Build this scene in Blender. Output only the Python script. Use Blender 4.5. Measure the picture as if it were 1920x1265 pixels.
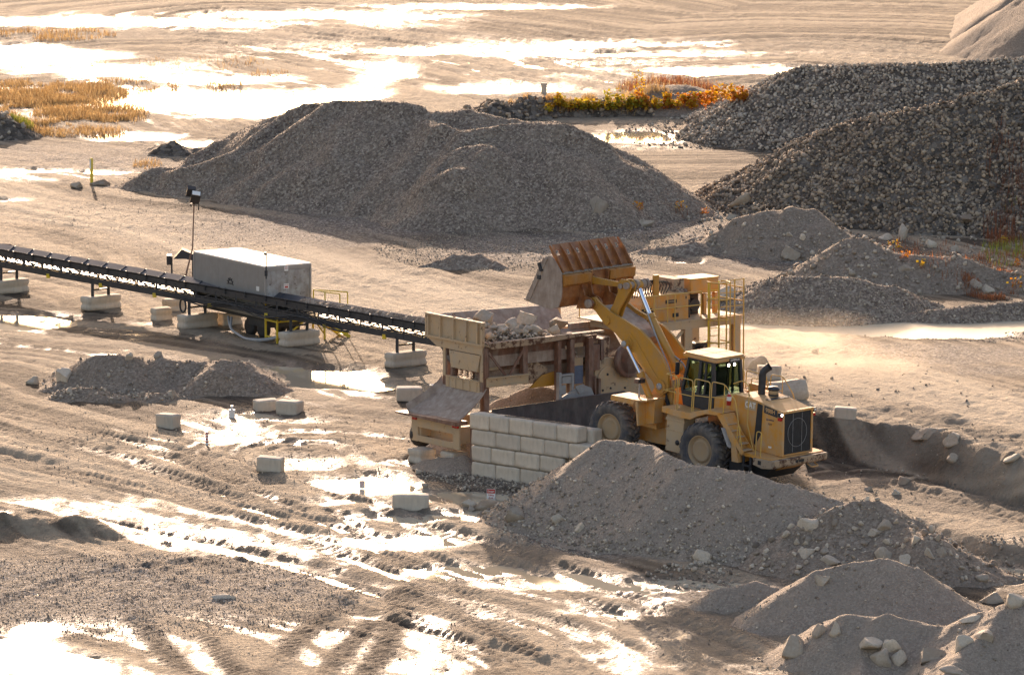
import bpy, bmesh, math, random
import numpy as np
from mathutils import Vector, Matrix, noise as mnoise
random.seed(7); RNG = np.random.default_rng(11)
scn = bpy.context.scene
for o in list(bpy.data.objects): bpy.data.objects.remove(o)
C = scn.collection

# ------------------------------------------------------------------ camera, sky, sun, exposure
CAM_H = 35.6
PITCH = math.atan(1532.5 / 10667.0)
cam_d = bpy.data.cameras.new('camera'); cam = bpy.data.objects.new('camera', cam_d); C.objects.link(cam)
cam_d.sensor_width = 36.0; cam_d.lens = 200.0
cam_d.clip_start = 0.5; cam_d.clip_end = 9000
cam.location = (0, 0, CAM_H); cam.rotation_euler = (math.pi/2 - PITCH, 0, 0)
cam_d.dof.use_dof = True; cam_d.dof.focus_distance = 215.0; cam_d.dof.aperture_fstop = 4.0
scn.camera = cam
SUN_EL, SUN_AZ = math.radians(13.5), math.radians(-6.5)     # azimuth from +Y towards +X
w = bpy.data.worlds.new('World'); scn.world = w; w.use_nodes = True
nt = w.node_tree; bg = nt.nodes['Background']
sky = nt.nodes.new('ShaderNodeTexSky'); sky.sky_type = 'NISHITA'; sky.sun_disc = False
sky.sun_elevation = SUN_EL; sky.sun_rotation = SUN_AZ
sky.air_density = 1.1; sky.dust_density = 2.5; sky.ozone_density = 1.5
nt.links.new(sky.outputs[0], bg.inputs[0]); bg.inputs[1].default_value = 0.15
sd = bpy.data.lights.new('sun', 'SUN'); sd.energy = 4.0; sd.angle = math.radians(0.6); sd.color = (1.0, 0.86, 0.68)
sun = bpy.data.objects.new('sun', sd); C.objects.link(sun)
sdir = Vector((math.sin(SUN_AZ)*math.cos(SUN_EL), math.cos(SUN_AZ)*math.cos(SUN_EL), math.sin(SUN_EL)))
sun.rotation_euler = sdir.to_track_quat('Z', 'Y').to_euler(); sun.location = (0, 200, 80)
vs = scn.view_settings; vs.view_transform = 'Standard'; vs.look = 'None'; vs.exposure = 1.12; vs.gamma = 1.0
vs.use_curve_mapping = False
vs.use_white_balance = True; vs.white_balance_temperature = 7500; vs.white_balance_tint = 23
scn.cycles.max_bounces = 6; scn.cycles.transparent_max_bounces = 8; scn.cycles.glossy_bounces = 3
scn.cycles.sample_clamp_indirect = 4.0; scn.cycles.use_denoising = True

# ------------------------------------------------------------------ measuring: photo point -> place on the ground
_F = Vector((0, math.cos(PITCH), -math.sin(PITCH))); _U = Vector((0, math.sin(PITCH), math.cos(PITCH)))
def ray(px, py):
    return _F + Vector((1, 0, 0))*((px-960)/10667.0) + _U*((632.5-py)/10667.0)
def P(px, py, z=0.0):
    d = ray(px, py); t = (z-CAM_H)/d.z
    return Vector((d.x*t, d.y*t, z))
def scale_at(py, z=0.0): return (py+900.0)/(CAM_H-z)        # pixels of the photo per metre

# ------------------------------------------------------------------ numpy noise
def _hash(ix, iy, s):
    h = (ix.astype(np.int64)*374761393 + iy.astype(np.int64)*668265263 + s*1442695041) & 0xffffffff
    h = ((h ^ (h >> 13))*1274126177) & 0xffffffff
    h = ((h ^ (h >> 16))*2246822519) & 0xffffffff
    return ((h ^ (h >> 15)) & 0xffffff)/float(0xffffff)
def vnoise(x, y, s=0):
    x0 = np.floor(x); y0 = np.floor(y); fx = x-x0; fy = y-y0
    fx = fx*fx*(3-2*fx); fy = fy*fy*(3-2*fy); x0 = x0.astype(np.int64); y0 = y0.astype(np.int64)
    a = _hash(x0, y0, s); b = _hash(x0+1, y0, s); c = _hash(x0, y0+1, s); d = _hash(x0+1, y0+1, s)
    return (a*(1-fx)+b*fx)*(1-fy) + (c*(1-fx)+d*fx)*fy - 0.5
def fbm(x, y, f, octv=4, s=0, g=0.5):
    r = 0; a = 1.0; n = 0
    for k in range(octv):
        r = r + a*vnoise(x*f*(2**k)+17.3*k, y*f*(2**k)-9.1*k, s+k); n += a; a *= g
    return r*2/n
def sst(a, b, x):
    t = np.clip((x-a)/(b-a), 0, 1); return t*t*(3-2*t)
def segd(x, y, pts, vals=None):
    """distance to a polyline, the value interpolated at the nearest point, and signed side"""
    best = np.full(np.shape(x), 1e9); val = np.zeros(np.shape(x)); side = np.zeros(np.shape(x)); arc = np.zeros(np.shape(x)); L0 = 0
    for i in range(len(pts)-1):
        ax_, ay_ = pts[i][0], pts[i][1]; bx_, by_ = pts[i+1][0], pts[i+1][1]
        dx, dy = bx_-ax_, by_-ay_; L2 = dx*dx+dy*dy+1e-9
        t = np.clip(((x-ax_)*dx+(y-ay_)*dy)/L2, 0, 1)
        qx = x-ax_-t*dx; qy = y-ay_-t*dy; d = np.sqrt(qx*qx+qy*qy)
        m = d < best; best = np.where(m, d, best)
        if vals is not None: val = np.where(m, vals[i]+(vals[i+1]-vals[i])*t, val)
        side = np.where(m, np.sign(dx*qy-dy*qx), side); arc = np.where(m, L0+t*math.sqrt(L2), arc); L0 += math.sqrt(L2)
    return best, val, side, arc

# ------------------------------------------------------------------ frames of the big machines
def frame(px, py, z, deg):
    A = math.radians(deg); return P(px, py, z), Vector((math.cos(A), math.sin(A), 0)), Vector((math.sin(A), -math.cos(A), 0))
HO, HA, HE = frame(862, 882, 0, 37)            # feed hopper trailer: origin, axis, towards camera right
WO, WA, WE = frame(883, 893, 0, -42)           # block wall
LA = math.radians(43.7); LT = math.radians(4.0)
LFW = Vector((-math.cos(LA)*math.cos(LT), math.sin(LA)*math.cos(LT), math.sin(LT)))
LLF = Vector((-math.sin(LA), -math.cos(LA), 0)); LUP = LFW.cross(LLF).normalized()
LO = P(1317.3, 846.5, 1.9) - LLF*1.45 - LUP*1.0

# ------------------------------------------------------------------ terrain height field
RAMP = [LO+LFW*9, LO+LFW*5.0, LO, LO-LFW*4.5, P(1640, 912, .52), P(1800, 950, .48), P(1990, 1003, .42)]
RAMPZ = [1.25, LO.z+5*math.sin(LT), LO.z, LO.z-4.5*math.sin(LT), .52, .48, .42]
CREST = [P(x, y, 1.95) for x, y in [(1150, 752), (1270, 762), (1395, 772), (1470, 778), (1545, 786), (1620, 789), (1700, 798), (1760, 812), (1830, 832), (1920, 856), (2080, 905), (2300, 990)]]
ROAD1 = [P(x, y, z) for x, y, z in [(-420, 300, 0), (-150, 345, 0), (40, 385, 0), (300, 425, 0), (520, 490, 0), (720, 550, 0), (900, 590, 0), (1080, 615, .2), (1300, 645, .8), (1500, 690, 1.6), (1720, 740, 2.1), (1960, 790, 2.3), (2300, 880, 2.3)]]
ROAD2 = [P(x, y) for x, y in [(-400, 740), (-100, 850), (150, 905), (400, 960), (620, 1010), (860, 1075), (1100, 1150), (1300, 1215), (1500, 1300)]]
ROAD3 = [P(x, y) for x, y in [(560, 850), (640, 920), (760, 985), (950, 1060), (1150, 1120), (1400, 1200), (1700, 1320)]]
ROADF = [P(x, y) for x, y in [(-300, 95), (100, 62), (450, 58), (760, 90), (960, 130), (1250, 190), (1600, 150)]]
ROADG = [P(x, y) for x, y in [(500, 30), (800, 75), (1100, 105), (1500, 90), (2100, 120)]]
PUD = [  # puddles: centre x, y, half width, half height in the photo, depth
 (60, 40, 420, 9, 1), (330, 44, 240, 6, .9), (600, 28, 230, 9, .9), (900, 12, 220, 6, .9),
 (60, 105, 150, 20, .8), (180, 128, 160, 12, .6), (330, 185, 200, 20, .9), (500, 196, 200, 24, 1.1), (640, 178, 100, 16, 1),
 (400, 150, 120, 8, .5), (250, 255, 90, 9, .9), (370, 268, 60, 8, .9), (720, 130, 50, 24, .6), (800, 95, 120, 8, .7), (900, 88, 130, 7, .7), (1100, 100, 300, 5, .5),
 (1370, 130, 180, 8, .6), (1180, 82, 180, 6, .5), (940, 165, 130, 9, .5), (60, 320, 100, 5, .7), (170, 322, 60, 5, .7), (20, 375, 30, 4, .6),
 (25, 603, 130, 17, 1.2), (80, 600, 60, 12, .9), (600, 708, 120, 22, 1.1), (520, 690, 70, 14, .8), (690, 722, 60, 9, .5),
 (1190, 255, 70, 10, .6), (1290, 492, 30, 6, .8), (440, 815, 75, 14, .6), (560, 868, 70, 12, .5), (470, 780, 60, 8, .3), (690, 905, 100, 20, 1.0), (850, 930, 130, 14, .9), (900, 965, 120, 13, 1.0), (760, 970, 110, 10, .7), (640, 940, 50, 10, .6),
 (760, 1015, 120, 18, .6), (900, 1070, 130, 16, .6), (1040, 1090, 170, 18, .8), (1250, 1095, 180, 15, .9), (1380, 1098, 120, 9, .6), (1160, 1150, 90, 9, .3),
 (10, 1225, 120, 36, 1.1), (110, 1245, 110, 24, .7), (60, 1180, 60, 15, .4), 
 (1870, 1068, 70, 10, .8), (1890, 1090, 60, 8, .6), (340, 745, 40, 7, .5)]
PUDR = [(1560, 611, 210, 19, 1), (1690, 616, 210, 23, 1.2), (1860, 600, 170, 18, 1.1), (1490, 602, 80, 12, .8), (1430, 625, 60, 8, .6)]
def ell(x, y, L, z=0.0):
    r = np.full(np.shape(x), -9.0)
    for cx, cy, rx, ry, a in L:
        c = P(cx, cy, z); s = scale_at(cy, z); ax_ = rx/s; ay_ = ry/(s*(cy+900)/10667.0)
        q = a*(1-np.sqrt(((x-c.x)/ax_)**2+((y-c.y)/ay_)**2)); r = np.maximum(r, q)
    return r
WET = [(430, 830, 260, 60, 1), (620, 930, 300, 60, 1), (900, 1030, 420, 90, 1.3), (700, 1000, 300, 60, 1.2), (1150, 1090, 420, 60, 1.2), (350, 1000, 300, 40, .9), (250, 1220, 420, 70, 1), (700, 1210, 500, 80, 1), (1100, 1220, 500, 60, 1), (100, 960, 260, 30, .8), (1850, 1070, 150, 40, 1), (300, 170, 420, 60, .9), (900, 110, 500, 40, .7), (400, 40, 500, 20, .8), (640, 720, 200, 40, .8), (150, 640, 300, 40, .8), (1640, 620, 380, 40, .7), (400, 980, 300, 40, .7), (760, 840, 120, 50, .8), (1230, 255, 160, 25, .7), (80, 320, 200, 20, .7), (980, 940, 200, 30, .8)]
GRAV = [(180, 1110, 420, 90, 1), (480, 1100, 300, 60, .8), (1780, 650, 260, 40, 1), (1000, 470, 260, 40, .9), (560, 430, 400, 40, .9), (1250, 430, 200, 40, .8), (180, 300, 200, 50, .6), (1500, 480, 300, 40, .8), (1180, 1010, 260, 40, .8), (1350, 1120, 160, 30, .5), (880, 880, 60, 20, .7), (950, 905, 90, 14, .6)]
ZW = -0.085
def shelf(x, y):
    """the higher level right of the loader: 2.3 m above the yard, a cut bank along its edge"""
    d, _, side, arc = segd(x, y, CREST)
    sd_ = d*side                                  # + behind the crest
    edge = fbm(x, y, .35, 3, 31)*.45
    up = np.clip((sd_+edge*.6+1.8)/1.8, 0, 1); up = up*(1-.12*(1-up))
    c0 = CREST[2]
    rim = up*1.95
    depth = np.clip((y-(c0.y-0.62*(x-c0.x)))/62.0, 0, 1)      # sinks back to the yard far behind
    rim = rim*(1-sst(.12, 1, depth))
    left = sst(-4.2, .2, (x-c0.x)+0.10*(y-c0.y))
    return rim*left
def ramp(x, y):
    d, z, side, arc = segd(x, y, RAMP, RAMPZ)
    r = z - np.maximum(0, d-np.where(side > 0, 7.5, 3.0))*.55
    wl = (x-WO.x)*WE.x+(y-WO.y)*WE.y                # + = camera side of the block wall
    al = (x-WO.x)*WA.x+(y-WO.y)*WA.y
    r = np.where((wl > -.75) & (al < 6.0), -9, r)
    hb = (x-HO.x)*HE.x+(y-HO.y)*HE.y; ha = (x-HO.x)*HA.x+(y-HO.y)*HA.y
    r = np.where((hb < 1.3) & (ha < 12), -9, r)
    return r
def tracks(x, y, line, wid, seed, amp=.05):
    d, _, side, arc = segd(x, y, line); s = d*side
    m = 1-sst(wid*.6, wid, d)
    wob = fbm(x, y, .12, 2, seed)*.8
    rut = vnoise((s+wob)*1.7, arc*.05, seed+1)*1.0 + vnoise((s+wob)*4.1, arc*.11, seed+2)*.5
    return rut*amp*m, m, rut
RUTS = [([P(x, y) for x, y in l], wd) for l, wd in [
 ([(230, 1120), (300, 1210), (370, 1290)], .55), ([(385, 1190), (450, 1265), (490, 1300)], .5), ([(640, 1120), (560, 1200), (470, 1290)], .55), ([(700, 1170), (630, 1240), (580, 1290)], .5), ([(760, 1110), (720, 1220), (660, 1300)], .5), ([(1000, 1235), (900, 1180), (760, 1110)], .5),
 ([(1250, 1200), (1120, 1135), (1000, 1070), (880, 1040)], .5), ([(1310, 1190), (1180, 1120), (1060, 1060)], .45), ([(0, 960), (180, 975), (320, 1000), (480, 1040)], .5), ([(100, 880), (330, 930), (560, 1010), (760, 1090)], .45),
 ([(-20, 800), (200, 850), (430, 930), (640, 1030), (840, 1130), (1000, 1230)], .45), ([(0, 770), (240, 830), (500, 930), (760, 1050), (980, 1180)], .4), ([(560, 900), (800, 985), (1010, 1050), (1250, 1140), (1480, 1260)], .45), ([(100, 1000), (400, 1030), (700, 1110), (900, 1230)], .4), ([(1620, 900), (1760, 930), (1930, 985)], .4), ([(1560, 905), (1720, 945), (1930, 1005)], .4), ([(480, 845), (510, 830), (560, 835)], .35), ([(620, 960), (700, 1010), (850, 1060)], .4), ([(0, 1130), (160, 1080), (330, 1055), (440, 1040)], .4)]]
LINES = None
def streaks(x, y):
    best = np.full(np.shape(x), 1e9); S = np.zeros(np.shape(x)); A = np.zeros(np.shape(x)); K = np.zeros(np.shape(x))
    for k, (ln, wd) in enumerate(((ROAD1, 8), (ROAD2, 14), (ROAD3, 6), (ROADF, 16), (ROADG, 18), (RAMP, 3.5))):
        d, _, side, arc = segd(x, y, ln); q = d/wd+fbm(x, y, .15, 2, 60+k)*.3; m = q < best
        best = np.where(m, q, best); S = np.where(m, d*side, S); A = np.where(m, arc, A); K = np.where(m, k*53.0, K)
    S = S+fbm(x, y, .10, 2, 66)*1.6
    v = vnoise(S*.55+K, A*.03, 70)*.8 + vnoise(S*1.5+K, A*.05, 71)*.9 + vnoise(S*3.3+K, A*.10, 72)*.6 + vnoise(S*7+K, A*.2, 73)*.3
    return v, best
def base(x, y):
    h = fbm(x, y, .05, 3, 3)*.08 + fbm(x, y*.6, .45, 3, 5)*.045 + fbm(x, y*.8, 2.0, 4, 8, .6)*(.075-.035*sst(-.2,.3,fbm(x,y,.12,2,4)))
    for ln, wd, sd_, am in ((ROAD1, 7.5, 41, .05), (ROAD2, 11, 51, .17), (ROAD3, 6, 61, .13), (ROADF, 14, 71, .14), (ROADG, 16, 81, .14), (RAMP, 3.4, 91, .05)):
        r, m, _ = tracks(x, y, ln, wd, sd_, am); h = h + r
    for i, (ln, wd) in enumerate(RUTS):
        d, _, side, arc = segd(x, y, ln)
        h = h + (.07 if i < 6 else -.05)*np.exp(-(d/wd)**2) + (.0 if i < 6 else .035)*np.exp(-((d-wd*1.35)/(wd*.45))**2)
        h = h + np.exp(-(d/(wd*1.1))**4)*.018*np.sign(np.sin((arc+side*d*.6)*14))
    sv, sb = streaks(x, y); h = h + .04 + sv*.095*(1-.4*sst(0, 1.2, sb))
    q = ell(x, y, PUD) + fbm(x, y*.7, .5, 4, 13)*.38
    h = h - .16*sst(-.25, .28, q)
    wz = sst(-.3, .5, ell(x, y, WET))
    h = h - .025*wz
    return h, q, wz
def T0(x, y):
    h, q, wz = base(x, y)
    sh = shelf(x, y); rp = ramp(x, y)
    qr = ell(x, y, PUDR, .9) + fbm(x, y*.6, .35, 3, 23)*.3
    dC, _, _, _ = segd(x, y, CREST); rough = (1-sst(1.5, 4.5, dC))*sst(.1, .9, sh)
    sh = sh + rough*(fbm(x, y, .9, 4, 33)*.26-.03)
    g = np.maximum(sh, rp) + h
    # the pond on the right lies in a level hollow
    g = np.where(qr > -.6, g*(1-sst(-.6, -.1, qr)) + (POND+.07-.25*sst(-.2, .25, qr)+fbm(x, y, .8, 3, 29)*.03)*sst(-.6, -.1, qr), g)
    d, _, _, _ = segd(x, y, [P(-40, 998), P(60, 992), P(165, 1000)]); g = g + .42*np.exp(-(d/.9)**2)*(1+fbm(x, y, 1.6, 3, 77)*.7)
    return g, np.maximum(q, qr), wz
POND = 0.75
# ------------------------------------------------------------------ heaps: ridge lines with heights, sides at the angle of repose
def ridge(pts): return [(P(x, y, z).x, P(x, y, z).y, z) for x, y, z in pts]
HEAPS = {
 'big': dict(s=.72, k=.10, r0=.55, nz=.24, rid=[
   [(560,203,4.4),(640,196,4.9),(700,193,5.1),(760,199,5.0),(870,206,4.8),(960,225,4.3)],
   [(560,203,4.4),(480,235,3.1),(425,262,2.4),(350,300,1.5),(280,325,.9),(200,349,.1)],
   [(700,198,4.9),(650,205,4.6),(575,222,3.9),(500,270,2.6),(430,295,2.0),(350,320,1.2),(270,340,.4)],
   [(760,206,4.8),(690,212,4.5),(650,222,4.1),(590,260,3.1),(500,296,2.1),(430,322,1.3),(385,335,.8),(300,352,.2)],
   [(690,214,4.4),(740,216,4.4),(780,224,4.3),(830,240,4.2),(865,252,4.0),(930,242,4.3),(1010,234,4.5),(1060,240,4.4),(1130,268,3.6),(1200,308,2.5),(1270,350,1.2),(1335,388,.05)],
   [(700,216,4.3),(620,290,2.5),(555,350,.9)], [(900,262,4.0),(860,320,2.7),(790,385,.9)], [(1010,236,4.5),(1100,330,2.4),(1150,405,.4)],
   [(960,225,4.3),(1040,228,4.3),(1090,250,3.7),(1180,290,2.7)]], rel=[
   [(700,198,4.9),(650,205,4.6),(575,222,3.9),(500,270,2.6),(430,295,2.0),(350,320,1.2),(270,340,.4)],
   [(760,206,4.8),(690,212,4.5),(650,222,4.1),(590,260,3.1),(500,296,2.1),(430,322,1.3),(385,335,.8)],
   [(565,308,2.3),(540,330,1.6),(512,360,.8)], [(880,300,3.3),(850,325,2.6),(800,375,1.2)], [(870,252,4.0),(840,275,3.6),(800,310,2.9)],
   [(690,214,4.4),(740,216,4.4),(780,224,4.3),(830,240,4.2),(865,252,4.0),(930,242,4.3),(1010,234,4.5),(1060,240,4.4),(1130,268,3.6)]]),
 'rockfront': dict(s=.68, k=.2, nz=.35, rid=[
   [(1310,362,0),(1400,318,1.6),(1500,262,3.4),(1600,229,4.6),(1700,207,5.4),(1800,183,6.1),(1920,153,6.9),(2080,130,7.2)],
   [(1700,207,5.4),(1760,330,2.6)], [(1860,170,6.4),(1960,300,3.5)]]),
 'rockback': dict(s=.66, k=.2, nz=.3, rid=[
   [(1270,222,0),(1330,205,.8),(1400,175,2.2),(1460,140,3.7),(1510,124,4.3),(1700,121,4.9),(1920,111,5.4),(2080,105,5.6)],
   [(1510,124,4.3),(1440,190,2.0),(1400,225,.8)]]),
 'far': dict(s=.70, k=.2, nz=.12, rid=[
   [(1785,78,0),(1830,50,1.2),(1880,20,2.6),(1930,-12,4.0),(2050,-60,6)],
   [(1880,20,2.6),(1900,70,.9)], [(1840,0,1.2),(1900,-10,3)]]),
 'loaderpile': dict(s=.66, k=.12, nz=.2, rid=[
   [(955,955,.2),(1010,925,.9),(1070,870,2.0),(1130,824,2.85),(1165,823,2.95),(1210,836,2.9),(1300,866,2.75),(1400,887,2.6),(1480,908,2.35),(1560,935,1.8),(1640,965,1.2)],
   [(1130,824,2.85),(1060,930,1.0),(1000,985,.1)], [(1165,823,2.95),(1185,900,1.5),(1150,965,.6)],
   [(1230,893,1.9),(1300,893,2.1),(1350,905,2.0),(1400,950,1.2),(1420,1010,.4)],
   [(1230,893,1.9),(1180,945,1.0),(1120,1000,.2)]]),
 'mid': dict(s=.62, k=.1, nz=.28, rid=[
   [(1375,1052,.1),(1438,1012,.8),(1509,980,1.5),(1580,950,2.0),(1610,941,2.15),(1650,944,2.1),(1700,982,1.6),(1743,1000,1.5),(1800,1028,1.0),(1850,1055,.5),(1913,1088,0)],
   [(1650,944,2.1),(1660,1000,1.3),(1600,1060,.5)], [(1743,1000,1.5),(1720,1050,.8)]]),
 'front': dict(s=.64, k=.08, nz=.10, rid=[
   [(1300,1132,0),(1346,1104,.6),(1417,1091,.8),(1455,1100,.7)],
   [(1413,1163,0),(1460,1120,.9),(1534,1068,1.7),(1605,1052,1.95),(1665,1048,2.05),(1718,1067,1.7),(1771,1098,1.1),(1806,1143,.3)],
   [(1560,1080,1.5),(1629,1076,1.6),(1690,1095,1.35),(1753,1130,.8),(1803,1160,.2)]]),
 'corner': dict(s=.62, k=.1, nz=.12, rid=[
   [(1500,1205,.2),(1545,1168,1.1),(1594,1149,1.6),(1622,1156,1.5),(1665,1152,1.65),(1711,1162,1.5),(1764,1170,1.4),(1792,1169,1.45),(1821,1152,1.8),(1888,1132,2.2),(1960,1112,2.6),(2050,1090,2.6)],
   [(1665,1152,1.65),(1620,1230,.6),(1600,1290,.2)], [(1888,1132,2.2),(1800,1230,1.2),(1760,1300,.6)]]),
 'mound': dict(s=.62, k=.12, nz=.38, rid=[
   [(1280,452,.2),(1334,437,.6),(1383,411,1.6),(1437,397,2.0),(1490,387,2.3),(1525,394,2.1),(1560,424,1.2)]]),
 'mound2': dict(s=.60, k=.12, nz=.22, rid=[
   [(1502,512,.4),(1548,472,1.6),(1593,446,2.3),(1622,443,2.4),(1655,466,1.9),(1712,476,1.7),(1794,480,1.6),(1876,508,.9),(1960,520,.8)]]),
 'gravel': dict(s=.60, k=.12, nz=.14, rid=[
   [(1380,540,1.6),(1410,530,2.0),(1445,523,2.3),(1490,519,2.5),(1548,518,2.55),(1613,523,2.35),(1671,537,1.95),(1712,554,1.5),(1753,569,1.2)],
   [(1671,537,1.95),(1640,570,1.3),(1630,592,.9)], [(1690,590,1.0),(1760,578,1.3),(1815,575,1.35),(1876,569,1.4),(1980,562,1.4)]]),
 'left': dict(s=.62, k=.08, nz=.36, rid=[
   [(108,712,.1),(131,690,.7),(179,670,1.25),(231,668,1.3),(273,680,.95),(300,668,1.25),(342,677,1.0),(368,675,1.1),(400,680,1.0),(430,672,1.35),(455,676,1.25),(480,700,.7),(526,733,0)],
   [(430,672,1.35),(440,712,.6)], [(231,668,1.3),(240,720,.3)]]),
 'spoil': dict(s=.4, k=.08, nz=.35, rid=[[(85,745,.05),(120,733,.35),(170,728,.45),(215,738,.3)],[(230,738,.2),(290,735,.35),(325,738,.2)]]),
 'under': dict(s=.62, k=.1, nz=.1, rid=[
   [(898,768,1.5),(940,748,1.9),(990,727,2.3),(1030,725,2.25),(1060,738,1.9),(1100,765,1.3)]]),
 'belowrear': dict(s=.55, k=.08, nz=.12, rid=[[(795,862,.25),(825,858,.42),(850,858,.5),(868,852,.6)]]),
 'scrub': dict(s=.4, k=.2, nz=.5, rid=[[(1185,176,.4),(1240,160,1.5),(1290,158,1.6),(1335,172,.7)]]),
 'darkridge': dict(s=.55, k=.2, nz=.6, rid=[[(870,207,.1),(920,193,.9),(980,188,1.1),(1040,186,1.0),(1140,190,.8),(1200,186,.9)]]),
 'leftedge': dict(s=.5, k=.2, nz=.5, rid=[[(-60,205,1.5),(-10,214,1.3),(25,228,.6),(50,240,.1)]]),
 'smalldark': dict(s=.5, k=.1, nz=.5, rid=[[(285,274,.3),(320,268,.7),(345,274,.4)],[(360,276,.4),(380,277,.3)]]),
 'grit': dict(s=.5, k=.1, nz=.3, rid=[[(800,492,.2),(850,480,.5),(900,478,.5),(930,492,.3)]]), 'gritb': dict(s=.45, k=.1, nz=.3, rid=[[(1200,470,.2),(1290,455,.6),(1340,450,.5)]]),
}
for h in HEAPS.values(): h['r'] = [ridge(r) for r in h['rid']]; h['l'] = [ridge(r) for r in h.get('rel', [])]
def heap_h(name, x, y):
    hp = HEAPS[name]; s = hp['s']; r0 = hp.get('r0', 1.05*hp['k']); r = np.full(np.shape(x), -9.0)
    wx = x + fbm(x, y, .5, 2, 101)*hp['nz']*1.2; wy = y + fbm(x, y, .5, 2, 103)*hp['nz']*2
    for rd in hp['r']:
        for i in range(len(rd)-1):
            a, b = rd[i], rd[i+1]; dx, dy, dz = b[0]-a[0], b[1]-a[1], b[2]-a[2]; L2 = dx*dx+dy*dy+1e-9
            t = ((wx-a[0])*dx+(wy-a[1])*dy)/L2
            L = math.sqrt(L2); g = max(-.95*s, min(.95*s, dz/L))
            # highest cone along the segment: shift towards the upper end
            d = np.abs((wx-a[0])*dy-(wy-a[1])*dx)/L
            t = np.clip(t + d*g/math.sqrt(max(s*s-g*g, 1e-4))/L, 0, 1)
            qx = wx-a[0]-t*dx; qy = wy-a[1]-t*dy
            v = a[2]+dz*t - s*np.sqrt(qx*qx+qy*qy+r0*r0) + s*r0*.9
            # smooth maximum
            k = hp['k']; hh = np.clip(.5+.5*(v-r)/k, 0, 1); r = r*(1-hh)+v*hh + k*hh*(1-hh)
    if hp['l']:
        up_ = np.zeros(np.shape(x)); dn_ = np.zeros(np.shape(x))
        for ln in hp['l']:
            d, _, sd_, ar = segd(wx, wy, ln); up_ = np.maximum(up_, .20*np.exp(-(d/.6)**2)); dn_ = np.maximum(dn_, .22*np.exp(-((d-1.4)/.6)**2))
        r = r + (up_-dn_*(up_ < .1))*sst(-.1, .5, r)
    r = r + fbm(x, y, .8, 4, 107)*hp['nz']*.55*sst(-.3, .6, r)
    r = r + fbm(x, y, 3.5, 2, 109)*.05*sst(-.1, .3, r)
    return r
BB = {n: (min(p[0]-max(p[2], .2)/h['s']-1 for r in h['r'] for p in r), max(p[0]+max(p[2], .2)/h['s']+1 for r in h['r'] for p in r),
          min(p[1]-max(p[2], .2)/h['s']-1 for r in h['r'] for p in r), max(p[1]+max(p[2], .2)/h['s']+1 for r in h['r'] for p in r)) for n, h in HEAPS.items()}
BASEZ = {'gravel': .45, 'mound2': .2}
def ground_z(x, y, heaps=True):
    X = np.array([float(x)]); Y = np.array([float(y)]); z = T0(X, Y)[0][0]; w_ = 'ground'
    if heaps:
        for n in HEAPS:
            b = BB[n]
            if b[0] < x < b[1] and b[2] < y < b[3]:
                v = heap_h(n, X, Y)[0]
                if v > z: z = v; w_ = n
    return float(z)
def G(px, py):
    """where the line of sight through a photo point meets the ground or a heap"""
    d = ray(px, py); t0 = (8.0-CAM_H)/d.z; t1 = (-.6-CAM_H)/d.z
    ts = np.linspace(t0, t1, 130); X = d.x*ts; Y = d.y*ts; Z = CAM_H+d.z*ts
    z = T0(X, Y)[0]
    for n in HEAPS:
        b = BB[n]; m = (X > b[0]) & (X < b[1]) & (Y > b[2]) & (Y < b[3])
        if m.any(): z[m] = np.maximum(z[m], heap_h(n, X[m], Y[m]))
    k = np.argmax(Z < z)
    if k == 0: k = len(ts)-1
    f0 = (Z-z)[k-1]; f1 = (Z-z)[k]; t = ts[k-1]+(ts[k]-ts[k-1])*f0/(f0-f1+1e-9)
    q = Vector((d.x*t, d.y*t, 0)); q.z = CAM_H+d.z*t; return q

# ------------------------------------------------------------------ naming helpers
def tag(o, label=None, cat=None, group=None, kind=None):
    if label: o['label'] = label
    if cat: o['category'] = cat
    if group: o['group'] = group
    if kind: o['kind'] = kind
    return o
def empty(name, label, cat, loc, rz=0.0, group=None, mat=None):
    o = bpy.data.objects.new(name, None); C.objects.link(o); o.empty_display_size = .3
    if mat is not None: o.matrix_world = mat
    else: o.location = loc; o.rotation_euler = (0, 0, rz)
    return tag(o, label, cat, group)
def raw_mesh(name, V, Fc, mat, parent=None, attrs=None, smooth=False):
    me = bpy.data.meshes.new(name); V = np.asarray(V, dtype=np.float32); Fc = np.asarray(Fc, dtype=np.int32)
    n = Fc.shape[1]; me.vertices.add(len(V)); me.vertices.foreach_set('co', V.ravel())
    me.loops.add(Fc.size); me.loops.foreach_set('vertex_index', Fc.ravel())
    me.polygons.add(len(Fc)); me.polygons.foreach_set('loop_start', np.arange(0, Fc.size, n, dtype=np.int32))
    me.polygons.foreach_set('loop_total', np.full(len(Fc), n, dtype=np.int32))
    me.update(calc_edges=True); me.validate()
    for k, a in (attrs or {}).items():
        at = me.attributes.new(k, 'FLOAT', 'POINT'); at.data.foreach_set('value', np.asarray(a, dtype=np.float32).ravel())
    if smooth: me.polygons.foreach_set('use_smooth', np.ones(len(Fc), dtype=bool))
    me.materials.append(mat); o = bpy.data.objects.new(name, me); C.objects.link(o)
    if parent: o.parent = parent
    return o
def grid_faces(nx, ny):
    i = np.arange(nx-1)[None, :] + np.arange(ny-1)[:, None]*nx
    return np.stack([i, i+1, i+1+nx, i+nx], -1).reshape(-1, 4)

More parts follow.
